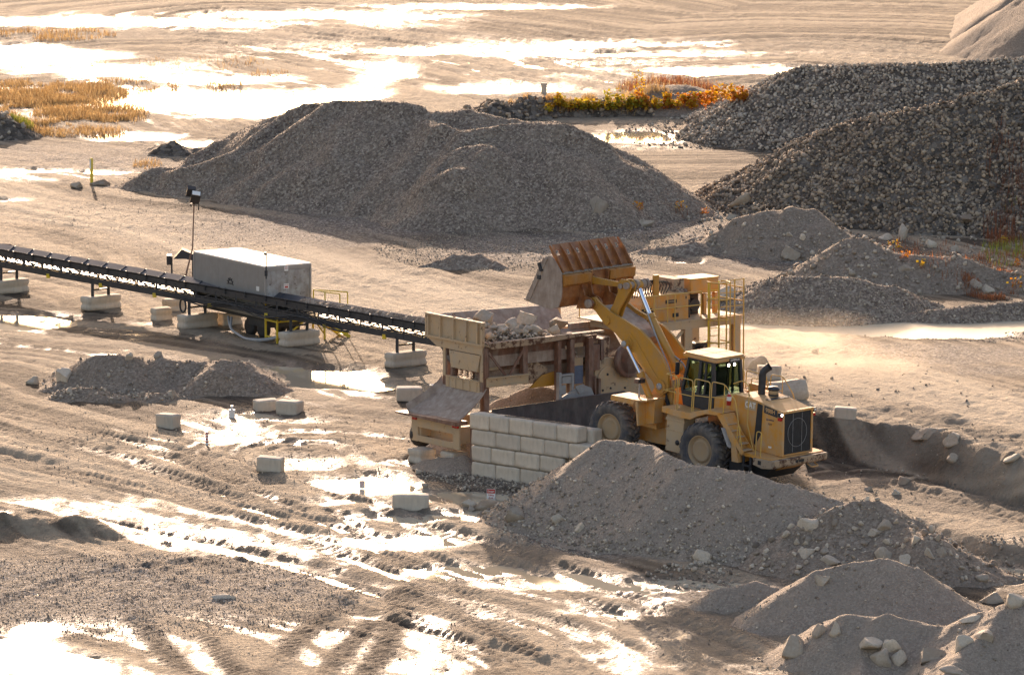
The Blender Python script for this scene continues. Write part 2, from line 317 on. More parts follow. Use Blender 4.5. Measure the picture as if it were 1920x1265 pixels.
# ------------------------------------------------------------------ materials
class NT:
    def __init__(s, name):
        s.m = bpy.data.materials.new(name); s.m.use_nodes = True; s.t = s.m.node_tree; s.b = s.t.nodes['Principled BSDF']
    def n(s, ty, **kw):
        nd = s.t.nodes.new(ty)
        for k, v in kw.items(): setattr(nd, k, v)
        return nd
    def l(s, a, b): s.t.links.new(a, b)
    def coord(s, sc=(1, 1, 1), kind='Object'):
        c = s.n('ShaderNodeTexCoord'); m = s.n('ShaderNodeMapping'); m.inputs['Scale'].default_value = sc
        s.l(c.outputs[kind], m.inputs[0]); return m.outputs[0]
    def noise(s, co, f, det=4, rough=.55, dist=0):
        x = s.n('ShaderNodeTexNoise'); x.inputs['Scale'].default_value = f; x.inputs['Detail'].default_value = det
        x.inputs['Roughness'].default_value = rough; x.inputs['Distortion'].default_value = dist; s.l(co, x.inputs['Vector']); return x.outputs['Fac']
    def vor(s, co, f, out='Distance', feat='F1'):
        x = s.n('ShaderNodeTexVoronoi', feature=feat); x.inputs['Scale'].default_value = f; s.l(co, x.inputs['Vector']); return x.outputs[out]
    def ramp(s, fac, *st):
        r = s.n('ShaderNodeValToRGB'); e = r.color_ramp.elements
        while len(e) < len(st): e.new(.5)
        for k, (p, c) in enumerate(st): e[k].position = p; e[k].color = (c, c, c, 1) if not isinstance(c, tuple) else (*c, 1)
        s.l(fac, r.inputs[0]); return r.outputs[0]
    def mix(s, f, a, b, ty='MIX'):
        m = s.n('ShaderNodeMix', data_type='RGBA', blend_type=ty)
        for i, v in ((0, f), (6, a), (7, b)):
            if isinstance(v, (int, float)): m.inputs[i].default_value = v
            elif isinstance(v, tuple): m.inputs[i].default_value = (*v, 1)
            else: s.l(v, m.inputs[i])
        return m.outputs[2]
    def math(s, op, a, b=0.0, cl=False):
        m = s.n('ShaderNodeMath', operation=op); m.use_clamp = cl
        for i, v in ((0, a), (1, b)):
            if isinstance(v, (int, float)): m.inputs[i].default_value = v
            else: s.l(v, m.inputs[i])
        return m.outputs[0]
    def attr(s, k): a = s.n('ShaderNodeAttribute', attribute_name=k); return a.outputs['Fac']
    def bump(s, h, strength=1.0, dist=.05, prev=None):
        b = s.n('ShaderNodeBump'); b.inputs['Strength'].default_value = strength; b.inputs['Distance'].default_value = dist
        s.l(h, b.inputs['Height'])
        if prev: s.l(prev, b.inputs['Normal'])
        return b.outputs[0]
    def out(s, color=None, rough=None, normal=None, metal=None, spec=None):
        for k, v in (('Base Color', color), ('Roughness', rough), ('Normal', normal), ('Metallic', metal), ('Specular IOR Level', spec)):
            if v is None: continue
            i = s.b.inputs[k]
            if isinstance(v, (int, float)): i.default_value = v
            elif isinstance(v, tuple): i.default_value = (*v, 1)
            else: s.l(v, i)
        return s.m
def m_ground():
    k = NT('quarry_ground'); co = k.coord(); cs = k.coord((1, .35, 1))
    wet, grav, road = k.attr('wet'), k.attr('grav'), k.attr('road')
    n1 = k.noise(co, .35, 5, .6); n2 = k.noise(co, 3.5, 5, .65); n3 = k.noise(co, 22, 4, .6)
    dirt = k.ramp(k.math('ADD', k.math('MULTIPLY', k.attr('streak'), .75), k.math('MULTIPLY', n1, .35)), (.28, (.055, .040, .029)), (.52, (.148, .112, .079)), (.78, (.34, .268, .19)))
    dirt = k.mix(k.ramp(n2, (.46, 0), (.72, .6)), dirt, (.15, .115, .085))
    roadc = k.mix(n2, (.41, .33, .24), (.57, .475, .36))
    c = k.mix(k.math('MULTIPLY', road, .75), dirt, roadc)
    gs = k.vor(co, 11, 'Color'); gsb = k.n('ShaderNodeRGBToBW'); k.l(gs, gsb.inputs[0])
    gravc = k.ramp(gsb.outputs[0], (.1, (.06, .052, .046)), (.55, (.16, .138, .12)), (.95, (.50, .44, .38)))
    gm = k.math('MULTIPLY', grav, k.ramp(n2, (.3, .35), (.5, 1)), True)
    c = k.mix(gm, c, gravc)
    c = k.mix(k.math('MULTIPLY', k.ramp(n3, (.35, 0), (.7, 1)), .14), c, (.45, .37, .28))
    wm = k.math('MULTIPLY', wet, k.ramp(k.noise(cs, 1.3, 5, .65), (.38, .25), (.62, 1)), True)
    dark = k.mix(1.0, c, (.62, .58, .55), 'MULTIPLY')
    c = k.mix(wm, c, dark)
    r = k.math('SUBTRACT', .88, k.math('MULTIPLY', wm, .56), True)
    h = k.math('ADD', k.math('MULTIPLY', k.vor(co, 7.5), .55), k.math('MULTIPLY', n3, .55))
    b1 = k.bump(h, .9, .09); b2 = k.bump(n2, .8, .16, b1)
    return k.out(c, r, b2, spec=k.math('ADD', .06, k.math('MULTIPLY', wm, .60)))
def m_heap(name, cols, vf, vf2, bd, rough=.9, amt=1.0, sand=.5):
    k = NT(name); co = k.coord()
    v = k.vor(co, vf, 'Color'); bw = k.n('ShaderNodeRGBToBW'); k.l(v, bw.inputs[0])
    c = k.ramp(bw.outputs[0], (.12, cols[0]), (.55, cols[1]), (.95, cols[2]))
    n = k.noise(co, .5, 4, .6); n2 = k.noise(co, 2.3, 4, .6)
    c = k.mix(k.math('MULTIPLY', k.ramp(k.math('ADD', n, k.math('MULTIPLY', n2, .4)), (.55, 0), (.85, 1)), sand), c, cols[3])
    h = k.math('ADD', k.vor(co, vf), k.math('MULTIPLY', k.vor(co, vf2), .4)); h = k.math('MULTIPLY', h, -1.0)
    return k.out(c, rough, k.bump(k.noise(co, vf*.7, 3, .6), .5, bd*1.2, k.bump(h, amt, bd)), spec=.15)
def m_stone(name, a, b, c_):
    k = NT(name); co = k.coord(); t = k.attr('tint'); n = k.noise(co, 6, 5, .65)
    c = k.ramp(t, (0, a), (.5, b), (1, c_)); c = k.mix(k.math('MULTIPLY', k.ramp(n, (.4, 0), (.75, 1)), .5), c, (.22, .17, .12))
    c = k.mix(k.math('MULTIPLY', k.ramp(k.noise(co, 2.1, 3), (.5, 0), (.7, 1)), .35), c, (.50, .45, .38))
    return k.out(c, .88, k.bump(k.noise(co, 14, 5, .7), .5, .04), spec=.35)
def m_paint(name, col, dirtc=(.36, .27, .17), amt=.5, rough=.45, rust=0.0, metal=0.0, sc=1.0, streak=.5):
    k = NT(name); co = k.coord(); st = k.coord((1, 1, .18))
    n = k.noise(co, 2.2*sc, 6, .65); s = k.noise(st, 6*sc, 4, .6)
    geo = k.n('ShaderNodeNewGeometry'); sx = k.n('ShaderNodeSeparateXYZ'); k.l(geo.outputs['Normal'], sx.inputs[0])
    top = k.math('MULTIPLY', k.ramp(sx.outputs[2], (.35, 0), (.95, 1)), .55)
    d = k.math('ADD', k.math('MULTIPLY', k.ramp(n, (.38, 0), (.68, 1)), amt), k.math('MULTIPLY', k.ramp(s, (.45, 0), (.7, 1)), amt*streak), True)
    d = k.math('MAXIMUM', d, k.math('MULTIPLY', top, k.ramp(n, (.2, .5), (.6, 1))))
    c = k.mix(d, col, dirtc)
    if rust:
        rm = k.ramp(k.noise(co, 3.7*sc, 8, .75), (.62-rust*.3, 0), (.68-rust*.25, 1)); c = k.mix(rm, c, (.10, .045, .025))
    r = k.math('ADD', k.math('MULTIPLY', d, .45), rough, True)
    return k.out(c, r, k.bump(n, .15, .02), metal, .5)
def m_plain(name, col, rough=.6, metal=0.0, amt=.35):
    k = NT(name); co = k.coord(); n = k.noise(co, 5, 5, .6)
    c = k.mix(k.math('MULTIPLY', k.ramp(n, (.35, 0), (.7, 1)), amt), col, tuple(min(1, x*1.6+.03) for x in col))
    return k.out(c, rough, k.bump(n, .2, .01), metal)
def m_concrete(name, a=(.58, .48, .365), b=(.72, .61, .48)):
    k = NT(name); co = k.coord(); st = k.coord((1, 1, .2)); n = k.noise(co, 1.6, 6, .7); oi = k.n('ShaderNodeObjectInfo')
    c = k.mix(k.ramp(n, (.35, 0), (.65, 1)), a, b)
    c = k.mix(k.math('MULTIPLY', oi.outputs['Random'], .45), c, (.36, .325, .28))
    c = k.mix(k.math('MULTIPLY', k.ramp(k.noise(st, 5, 4), (.5, 0), (.72, 1)), .4), c, (.27, .235, .19))
    gz = k.n('ShaderNodeSeparateXYZ'); tg = k.n('ShaderNodeTexCoord'); k.l(tg.outputs['Generated'], gz.inputs[0]); mud = k.math('MULTIPLY', k.ramp(k.math('ADD', gz.outputs[2], k.math('MULTIPLY', n, .5)), (.25, 1), (.5, 0)), .5); c = k.mix(mud, c, (.25, .19, .135))
    pits = k.ramp(k.vor(co, 16), (.03, 1), (.12, 0)); c = k.mix(k.math('MULTIPLY', pits, .6), c, (.2, .17, .14))
    return k.out(c, .9, k.bump(k.noise(co, 18, 5, .7), .4, .02), spec=.3)
def m_rust(name, a=(.20, .085, .035), b=(.34, .17, .07), c_=(.40, .36, .31), dust=.35, rough=.6, metal=.0):
    k = NT(name); co = k.coord(); st = k.coord((1, 1, .25)); n = k.noise(co, 2.6, 7, .7)
    c = k.mix(k.ramp(n, (.35, 0), (.65, 1)), a, b)
    c = k.mix(k.math('MULTIPLY', k.ramp(k.noise(st, 4, 5, .65), (.45, 0), (.7, 1)), dust), c, c_)
    return k.out(c, rough, k.bump(n, .3, .02), metal)
MAT = {}
MAT['ground'] = m_ground()
MAT['gravel'] = m_heap('grey_gravel', ((.14, .10, .078), (.28, .215, .165), (.56, .45, .35), (.33, .255, .19)), 9, 19, .10, sand=.4)
MAT['coarse'] = m_heap('coarse_rubble', ((.06, .048, .038), (.15, .12, .095), (.30, .25, .20), (.13, .105, .085)), 3.0, 7, .22, sand=.3)
MAT['sand'] = m_heap('crusher_sand', ((.25, .195, .15), (.33, .26, .20), (.44, .355, .275), (.30, .24, .185)), 16, 34, .035, sand=.5)
MAT['soil'] = m_heap('brown_spoil', ((.20, .15, .11), (.28, .215, .16), (.40, .32, .25), (.24, .185, .14)), 11, 25, .05, sand=.4)
MAT['stone'] = m_stone('limestone', (.16, .125, .10), (.36, .29, .22), (.70, .58, .44))
MAT['darkstone'] = m_stone('dark_limestone', (.10, .068, .047), (.25, .18, .125), (.54, .40, .27))
MAT['concrete'] = m_concrete('cast_concrete')
MAT['yellow'] = m_paint('yellow_paint', (.64, .27, .035), (.50, .34, .20), .75)
MAT['yellowarm'] = m_paint('orange_yellow_paint', (.50, .23, .02), (.34, .21, .10), .5, .35)
MAT['railyellow'] = m_paint('rail_yellow', (.66, .38, .06), (.45, .33, .19), .5)
MAT['safety'] = m_paint('safety_yellow', (.70, .50, .02), (.5, .4, .2), .2)
MAT['rust'] = m_rust('rusty_orange_steel', (.17, .055, .02), (.38, .15, .045), (.38, .26, .17), .25, .45); MAT['brown'] = m_rust('brown_worn_steel', (.13, .06, .04), (.22, .11, .07), (.34, .29, .24), .5)
MAT['duststeel'] = m_rust('dusty_steel', (.24, .17, .13), (.36, .28, .225), (.48, .41, .34), .6, .8, .0)
MAT['tan'] = m_paint('tan_paint', (.50, .34, .19), (.44, .35, .25), .7, .55, .10)
MAT['rim'] = m_paint('dusty_rim_paint', (.42, .27, .14), (.38, .29, .20), .8, .6); MAT['tanrust'] = m_paint('tan_rusty_paint', (.42, .29, .18), (.36, .28, .21), .7, .6, .45)
MAT['darksteel'] = m_plain('dark_steel', (.035, .037, .042), .5, .3)
MAT['black'] = m_plain('black_rubber', (.018, .018, .02), .6)
MAT['tyre'] = m_paint('dusty_tyre_rubber', (.05, .052, .062), (.22, .18, .14), .8, .8)
MAT['belt'] = m_plain('conveyor_belt', (.04, .042, .05), .42)
MAT['chrome'] = m_plain('polished_rod', (.75, .78, .85), .12, 1.0, .05)
MAT['grey'] = m_plain('grey_metal', (.30, .30, .30), .5, .2)
MAT['plate'] = m_rust('dark_plate_steel', (.07, .06, .06), (.12, .09, .085), (.20, .18, .165), .5, .55, .2)
MAT['red'] = m_plain('red_paint', (.45, .03, .02), .4); MAT['white'] = m_plain('white_paint', (.75, .73, .68), .5, 0, .1)
MAT['lime'] = m_plain('lime_vest', (.35, .62, .05), .8); MAT['skin'] = m_plain('skin', (.35, .20, .13), .6, 0, .1)
MAT['box'] = m_paint('shade_darkened_trailer_skin', (.34, .31, .28), (.27, .235, .20), .35, .5)  # side colour darkened to carry the shade on the trailer walls
MAT['boxroof'] = m_paint('white_trailer_roof', (.72, .69, .64), (.55, .5, .43), .2, .5)
MAT['boxdoor'] = m_paint('stained_trailer_end', (.40, .385, .36), (.24, .20, .17), .75, .55, .1)
def m_glass():
    k = NT('green_tinted_glass'); k.b.inputs['Transmission Weight'].default_value = 1.0; k.b.inputs['IOR'].default_value = 1.02
    k.out((.52, .66, .55), .02); return k.m
MAT['glass'] = m_glass()
def m_lens(name, col, e):
    k = NT(name); k.out(col, .2); k.b.inputs['Emission Color'].default_value = (*col, 1); k.b.inputs['Emission Strength'].default_value = e; return k.m
MAT['lamp'] = m_lens('lit_lamp', (1, .97, .9), 6.0); MAT['lens'] = m_plain('lamp_glass', (.75, .75, .72), .15); MAT['redlens'] = m_plain('red_lens', (.45, .01, .01), .2)
def m_water(nm, ro, sp):
    k = NT(nm); co = k.coord((1, .5, 1)); n = k.noise(co, .25, 3)
    c = k.mix(n, (.40, .35, .255), (.46, .41, .31))
    return k.out(c, ro, k.bump(k.noise(co, 5, 3), .02, .01), spec=sp)
MAT['water'] = m_water('muddy_water', .045, 1.0); MAT['pond'] = m_water('milky_pond', .3, .06)

# ------------------------------------------------------------------ terrain, water
def axis(parts):
    a = [parts[0][0]]
    for s0, s1, d0, d1 in parts:
        x = s0
        while x < s1-1e-6: x += d0+(d1-d0)*(x-s0)/(s1-s0); a.append(x)
    return np.array(a)
xs = axis([(-50, -22, .2, .115), (-22, 22, .115, .115), (22, 50, .115, .2)]); ys = axis([(138, 172, .5, .17), (172, 200, .17, .17), (200, 260, .17, .26), (260, 500, .26, .75)])
X, Y = np.meshgrid(xs, ys); xf, yf = X.ravel(), Y.ravel()
Z, Q, WZ = T0(xf, yf)
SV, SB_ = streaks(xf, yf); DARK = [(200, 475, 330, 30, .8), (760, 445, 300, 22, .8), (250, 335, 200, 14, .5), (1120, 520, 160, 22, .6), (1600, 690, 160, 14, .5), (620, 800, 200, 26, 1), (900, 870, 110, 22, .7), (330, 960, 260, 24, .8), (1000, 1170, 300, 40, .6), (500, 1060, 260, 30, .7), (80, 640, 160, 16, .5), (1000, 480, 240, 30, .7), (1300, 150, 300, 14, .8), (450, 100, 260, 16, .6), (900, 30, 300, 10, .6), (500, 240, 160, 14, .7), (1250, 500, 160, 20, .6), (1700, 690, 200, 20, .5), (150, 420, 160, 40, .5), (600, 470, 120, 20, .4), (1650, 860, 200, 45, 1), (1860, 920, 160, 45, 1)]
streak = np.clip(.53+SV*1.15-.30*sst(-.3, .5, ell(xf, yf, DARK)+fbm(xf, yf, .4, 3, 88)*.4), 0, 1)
for ln, wd in RUTS:
    d, _, _, _ = segd(xf, yf, ln); streak = np.clip(streak-.42*np.exp(-(d/(wd*.8))**2)*np.clip(.8+fbm(xf, yf, .8, 2, 44), 0, 1), 0, 1)
roadm = np.zeros_like(xf)
for ln, wd, kk in ((ROAD1, 5.5, 1), (ROAD2, 6, .35), (ROAD3, 4, .45), (ROADF, 7, .6), (ROADG, 8, .5), (RAMP, 3, .45)):
    d, _, side, arc = segd(xf, yf, ln)
    st = vnoise(d*side*1.1+fbm(xf, yf, .15, 2, 5), arc*.04, 7)+vnoise(d*side*3.3, arc*.09, 9)*.6
    roadm = np.maximum(roadm, kk*(1-sst(wd*.6, wd, d+fbm(xf, yf, .4, 2, 3)))*np.clip(.85+st*.7, 0, 1))
gravm = np.clip(sst(-.2, .6, np.maximum(ell(xf, yf, GRAV), ell(xf, yf, [(1790, 655, 260, 34, 1), (1880, 700, 160, 20, .7), (1480, 655, 120, 12, .5)], 1.7))+fbm(xf, yf, .35, 3, 19)*.35) - roadm*.25, 0, 1)
wn = fbm(xf, yf*.45, .28, 5, 27, .62)
wetm = np.clip(np.maximum(sst(-.35, .2, Q+wn*.15), WZ*sst(.01, .19, wn*.7+(.5-streak)*.55-.02)*.95), 0, 1)
for ln, wd in RUTS[:6]:
    d, _, _, _ = segd(xf, yf, ln); wetm = wetm*(1-.95*np.exp(-(d/(wd*1.0))**4))
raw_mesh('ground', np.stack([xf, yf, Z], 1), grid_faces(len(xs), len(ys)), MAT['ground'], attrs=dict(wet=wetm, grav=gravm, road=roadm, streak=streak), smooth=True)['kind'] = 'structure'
o = raw_mesh('far_ground', [(-3000, -3000, -.3), (3000, -3000, -.3), (3000, 3500, -.3), (-3000, 3500, -.3)], [(0, 1, 2, 3)], MAT['soil']); tag(o, kind='structure')
tag(raw_mesh('puddle_water', [(-50, 138, ZW), (50, 138, ZW), (50, 500, ZW), (-50, 500, ZW)], [(0, 1, 2, 3)], MAT['water']), kind='structure')
px_, py_ = np.meshgrid(np.arange(4, 36, .35), np.arange(205, 262, .45)); ax2, ay2 = px_.ravel(), py_.ravel()
qv = ell(ax2, ay2, PUDR, .9)+fbm(ax2, ay2*.6, .35, 3, 23)*.3; F4 = grid_faces(px_.shape[1], px_.shape[0]); F4 = F4[(qv[F4] > -.12).any(1)]; used = np.unique(F4); idx = np.full(len(qv), -1); idx[used] = np.arange(len(used))
tag(raw_mesh('pond_water', np.stack([ax2, ay2, np.full(len(ax2), POND)], 1)[used], idx[F4], MAT['pond']), kind='structure')

HINFO = {
 'big': ('gravel_pile', 'large grey gravel pile with long ridges behind the conveyor', 'gravel', .13),
 'rockfront': ('rock_pile', 'dark coarse rock pile in front on the right', 'coarse', .16),
 'rockback': ('rock_pile', 'paler coarse rock pile behind the dark rock pile', 'coarse', .2),
 'far': ('sand_pile', 'smooth grey sand pile in the far top right corner', 'soil', .3),
 'loaderpile': ('dirt_pile', 'long dirt and gravel pile in front of the wheel loader', 'sand', .08),
 'mid': ('dirt_pile', 'stony dirt pile strewn with boulders beside the ramp', 'soil', .08),
 'front': ('sand_pile', 'smooth sand pile with a sunlit curved crest', 'sand', .07),
 'corner': ('dirt_pile', 'brown dirt pile with big boulders in the bottom right corner', 'sand', .07),
 'mound': ('dirt_mound', 'smooth brown mound at the foot of the dark rock pile', 'soil', .12),
 'mound2': ('dirt_mound', 'stony mound sprouting orange weeds near the right edge', 'soil', .12),
 'gravel': ('gravel_mound', 'low grey gravel mound beside the muddy pond', 'gravel', .12),
 'left': ('dirt_pile', 'lumpy dirt pile alone in the yard left of the puddle', 'soil', .09),
 'spoil': ('spoil_heap', 'flat muddy spoil just in front of the lumpy dirt pile', 'soil', .09),
 'under': ('dirt_pile', 'brown spill pile under the feed hopper behind the steel plate', 'sand', .09),
 'belowrear': ('spill_heap', 'sand spill around the cribbing under the hopper trailer', 'sand', .08),
 'scrub': ('dirt_mound', 'dark scrubby mound behind the orange weeds', 'soil', .25),
 'darkridge': ('rubble_ridge', 'low ridge of dark rubble beyond the gravel pile', 'coarse', .2),
 'leftedge': ('rubble_heap', 'dark rubble heap at the left edge by the reeds', 'coarse', .25),
 'smalldark': ('rubble_heap', 'small dark lumps at the edge of the far puddle', 'coarse', .2),
 'grit': ('grit_heap', 'low grit ridge alone on the track left of the raised bucket', 'gravel', .15), 'gritb': ('grit_heap', 'low grit ridge running into the left side of the smooth brown mound', 'gravel', .15)}
for n, (nm, lab, mt, st) in HINFO.items():
    b = BB[n]; hx = np.arange(b[0], b[1], st); hy = np.arange(b[2], b[3], st*1.35)
    XX, YY = np.meshgrid(hx, hy); xx, yy = XX.ravel(), YY.ravel(); zz = heap_h(n, xx, yy)
    gz = T0(xx, yy)[0]; ok = zz > gz-.35
    if n in ('loaderpile', 'under', 'belowrear'):      # nothing of these inside the ramp walls
        pass
    F4 = grid_faces(len(hx), len(hy)); F4 = F4[ok[F4].any(1)]
    zz = np.maximum(zz, gz-.5)
    if mt in ('gravel', 'coarse'): zz = zz + (RNG.random(len(zz))-.5)*.05*(st/.13)*(zz > gz)
    used = np.unique(F4); idx = np.full(len(zz), -1); idx[used] = np.arange(len(used))
    o = raw_mesh(nm, np.stack([xx, yy, zz], 1)[used], idx[F4], MAT[mt], smooth=True); tag(o, lab, 'pile of '+('gravel' if mt == 'gravel' else 'rock' if mt == 'coarse' else 'dirt'))
    HINFO[n] = HINFO[n]+(o,)
# ------------------------------------------------------------------ mesh building
V3 = Vector
class MB:
    def __init__(s): s.v = []; s.f = []; s.sm = []
    def add(s, vs_, fs, sm=False):
        b = len(s.v); s.v += [tuple(v) for v in vs_]; s.f += [tuple(i+b for i in f) for f in fs]; s.sm += [sm]*len(fs); return s
    def box(s, x0, x1, y0, y1, z0, z1, M=None):
        vs_ = [V3((x, y, z)) for z in (z0, z1) for y in (y0, y1) for x in (x0, x1)]
        if M is not None: vs_ = [M @ v for v in vs_]
        return s.add(vs_, [(0, 2, 3, 1), (4, 5, 7, 6), (0, 1, 5, 4), (2, 6, 7, 3), (0, 4, 6, 2), (1, 3, 7, 5)])
    def bar(s, a, b, w, h=None, up=(0, 0, 1)):
        """square bar from a to b"""
        a, b = V3(a), V3(b); h = h or w; d = (b-a); L = d.length; d.normalize(); u = V3(up)
        if abs(d.dot(u)) > .98: u = V3((1, 0, 0))
        r = d.cross(u).normalized(); u = r.cross(d)
        vs_ = [p+r*i*w/2+u*j*h/2 for p in (a, b) for j in (-1, 1) for i in (-1, 1)]
        return s.add(vs_, [(0, 1, 3, 2), (4, 6, 7, 5), (0, 4, 5, 1), (2, 3, 7, 6), (0, 2, 6, 4), (1, 5, 7, 3)])
    def tube(s, pts, r, n=8, cap=True):
        pts = [V3(p) for p in pts]; rs = r if isinstance(r, (list, tuple)) else [r]*len(pts); b = len(s.v); pu = None; vs_ = []
        for i, p in enumerate(pts):
            d = (pts[min(i+1, len(pts)-1)]-pts[max(i-1, 0)]).normalized()
            if pu is None:
                pu = V3((0, 0, 1)) if abs(d.z) < .9 else V3((1, 0, 0))
            u = (pu-d*pu.dot(d)).normalized(); pu = u; v = d.cross(u)
            vs_ += [p+(u*math.cos(2*math.pi*k/n)+v*math.sin(2*math.pi*k/n))*rs[i] for k in range(n)]
        fs = [(i*n+k, i*n+(k+1) % n, (i+1)*n+(k+1) % n, (i+1)*n+k) for i in range(len(pts)-1) for k in range(n)]
        s.add(vs_, fs, True)
        if cap: s.add(vs_[:n], [tuple(range(n))[::-1]]); s.add(vs_[-n:], [tuple(range(n))])
        return s
    def rail(s, pts, r, rad=.1, n=6):
        """tube with rounded corners"""
        pts = [V3(p) for p in pts]; out = [pts[0]]
        for i in range(1, len(pts)-1):
            a = (pts[i-1]-pts[i]); b = (pts[i+1]-pts[i]); q = min(rad, a.length*.45, b.length*.45)
            p0 = pts[i]+a.normalized()*q; p2 = pts[i]+b.normalized()*q
            for t in (0, .33, .67, 1): out.append(p0*(1-t)**2+pts[i]*2*t*(1-t)+p2*t*t)
        out.append(pts[-1]); return s.tube(out, r, n)
    def prism(s, poly, y0, y1, axis='y', M=None):
        """outline extruded along an axis; the outline is (x,z) for y, (y,z) for x, (x,y) for z"""
        def q(p, t): return V3((p[0], t, p[1])) if axis == 'y' else V3((t, p[0], p[1])) if axis == 'x' else V3((p[0], p[1], t))
        n = len(poly); vs_ = [q(p, y0) for p in poly]+[q(p, y1) for p in poly]
        if M is not None: vs_ = [M @ v for v in vs_]
        return s.add(vs_, [tuple(range(n))[::-1], tuple(range(n, 2*n))]+[(i, (i+1) % n, n+(i+1) % n, n+i) for i in range(n)])
    def lathe(s, prof, n=32, c=(0, 0, 0), axis='y', sm=True, cap=True):
        """profile (radius, position along the axis)"""
        vs_ = []
        for r, t in prof:
            for k in range(n):
                a = 2*math.pi*k/n; p = (r*math.cos(a), t, r*math.sin(a)) if axis == 'y' else (t, r*math.cos(a), r*math.sin(a)) if axis == 'x' else (r*math.cos(a), r*math.sin(a), t)
                vs_.append(V3(p)+V3(c))
        fs = [(i*n+k, i*n+(k+1) % n, (i+1)*n+(k+1) % n, (i+1)*n+k) for i in range(len(prof)-1) for k in range(n)]
        s.add(vs_, fs, sm)
        if cap and prof[0][0] > 1e-4: s.add(vs_[:n], [tuple(range(n))[::-1]])
        if cap and prof[-1][0] > 1e-4: s.add(vs_[-n:], [tuple(range(n))])
        return s
    def build(s, name, mat, parent=None, bevel=0, weld=False):
        me = bpy.data.meshes.new(name); me.from_pydata(s.v, [], s.f)
        me.polygons.foreach_set('use_smooth', s.sm); me.update()
        bm = bmesh.new(); bm.from_mesh(me); bmesh.ops.recalc_face_normals(bm, faces=bm.faces); bm.to_mesh(me); bm.free()
        me.materials.append(MAT[mat] if isinstance(mat, str) else mat)
        o = bpy.data.objects.new(name, me); C.objects.link(o)
        if parent: o.parent = parent
        if bevel:
            b = o.modifiers.new('Bevel', 'BEVEL'); b.width = bevel; b.segments = 2; b.limit_method = 'ANGLE'
        return o
def text(name, s_, size, mat, parent, M, ext=.004, font=None, sx=1.0):
    cu = bpy.data.curves.new(name, 'FONT'); cu.body = s_; cu.size = size; cu.extrude = ext; cu.align_x = 'CENTER'; cu.align_y = 'CENTER'; cu.offset = size*.02
    t = bpy.data.objects.new(name+'_tmp', cu); C.objects.link(t); dg = bpy.context.evaluated_depsgraph_get(); dg.update()
    me = bpy.data.meshes.new_from_object(t.evaluated_get(dg)); bpy.data.objects.remove(t)
    me.transform(Matrix.Diagonal((sx, 1, 1, 1))); me.transform(M); me.materials.clear(); me.materials.append(MAT[mat])
    o = bpy.data.objects.new(name, me); C.objects.link(o); o.parent = parent; return o
def basis(x, y, z, o): return Matrix(((x[0], y[0], z[0], o[0]), (x[1], y[1], z[1], o[1]), (x[2], y[2], z[2], o[2]), (0, 0, 0, 1)))
def ico(sub):
    bm = bmesh.new(); bmesh.ops.create_icosphere(bm, subdivisions=sub, radius=1); v = np.array([q.co[:] for q in bm.verts]); f = np.array([[q.index for q in t.verts] for t in bm.faces]); bm.free(); return v, f
ICO = {k: ico(k) for k in (1, 2, 3)}
def rock_shape(sub, seed, cuts=9, rough=.12, boxy=.5):
    v, f = ICO[sub]; v = v.copy(); r = np.random.default_rng(seed)
    for _ in range(cuts):                      # flat broken faces
        n = r.normal(size=3); n /= np.linalg.norm(n); d = r.uniform(.38, .78); t = v@n; m = t > d; v[m] -= np.outer((t[m]-d), n)
    n = np.array([mnoise.noise(Vector(p)*1.7+Vector((seed, 0, 0))) for p in v]); v *= (1+rough*n)[:, None]
    n = np.array([mnoise.noise(Vector(p)*5+Vector((seed, 3, 0))) for p in v]); v *= (1+rough*.35*n)[:, None]
    return v, f
RSH = {k: [rock_shape(k, 40+i*3, 12, .12) for i in range(14)] for k in (1, 2)}
def rand_rot(n, r):
    q = r.normal(size=(n, 4)); q /= np.linalg.norm(q, axis=1)[:, None]; a, b, c, d = q.T
    return np.stack([1-2*(c*c+d*d), 2*(b*c-a*d), 2*(b*d+a*c), 2*(b*c+a*d), 1-2*(b*b+d*d), 2*(c*d-a*b), 2*(b*d-a*c), 2*(c*d+a*b), 1-2*(b*b+c*c)], 1).reshape(n, 3, 3)
def stones(name, pts, sizes, mat, parent=None, sub=1, seed=1, smooth=False):
    r = np.random.default_rng(seed); n = len(pts); R = rand_rot(n, r); sh = r.integers(0, 14, n)
    asp = r.uniform(.6, 1.15, (n, 3)); tint = r.random(n); VV = []; FF = []; TT = []; b = 0
    for k in range(14):
        i = np.where(sh == k)[0]
        if not len(i): continue
        v, f = RSH[sub][k]; vv = v[None]*asp[i][:, None]*sizes[i][:, None, None]; vv = np.einsum('nij,nvj->nvi', R[i], vv)+pts[i][:, None]
        VV.append(vv.reshape(-1, 3)); FF.append((f[None]+(np.arange(len(i))*len(v))[:, None, None]+b).reshape(-1, 3)); TT.append(np.repeat(tint[i], len(v))); b += len(i)*len(v)
    return raw_mesh(name, np.concatenate(VV), np.concatenate(FF), MAT[mat], parent, dict(tint=np.concatenate(TT)), smooth)

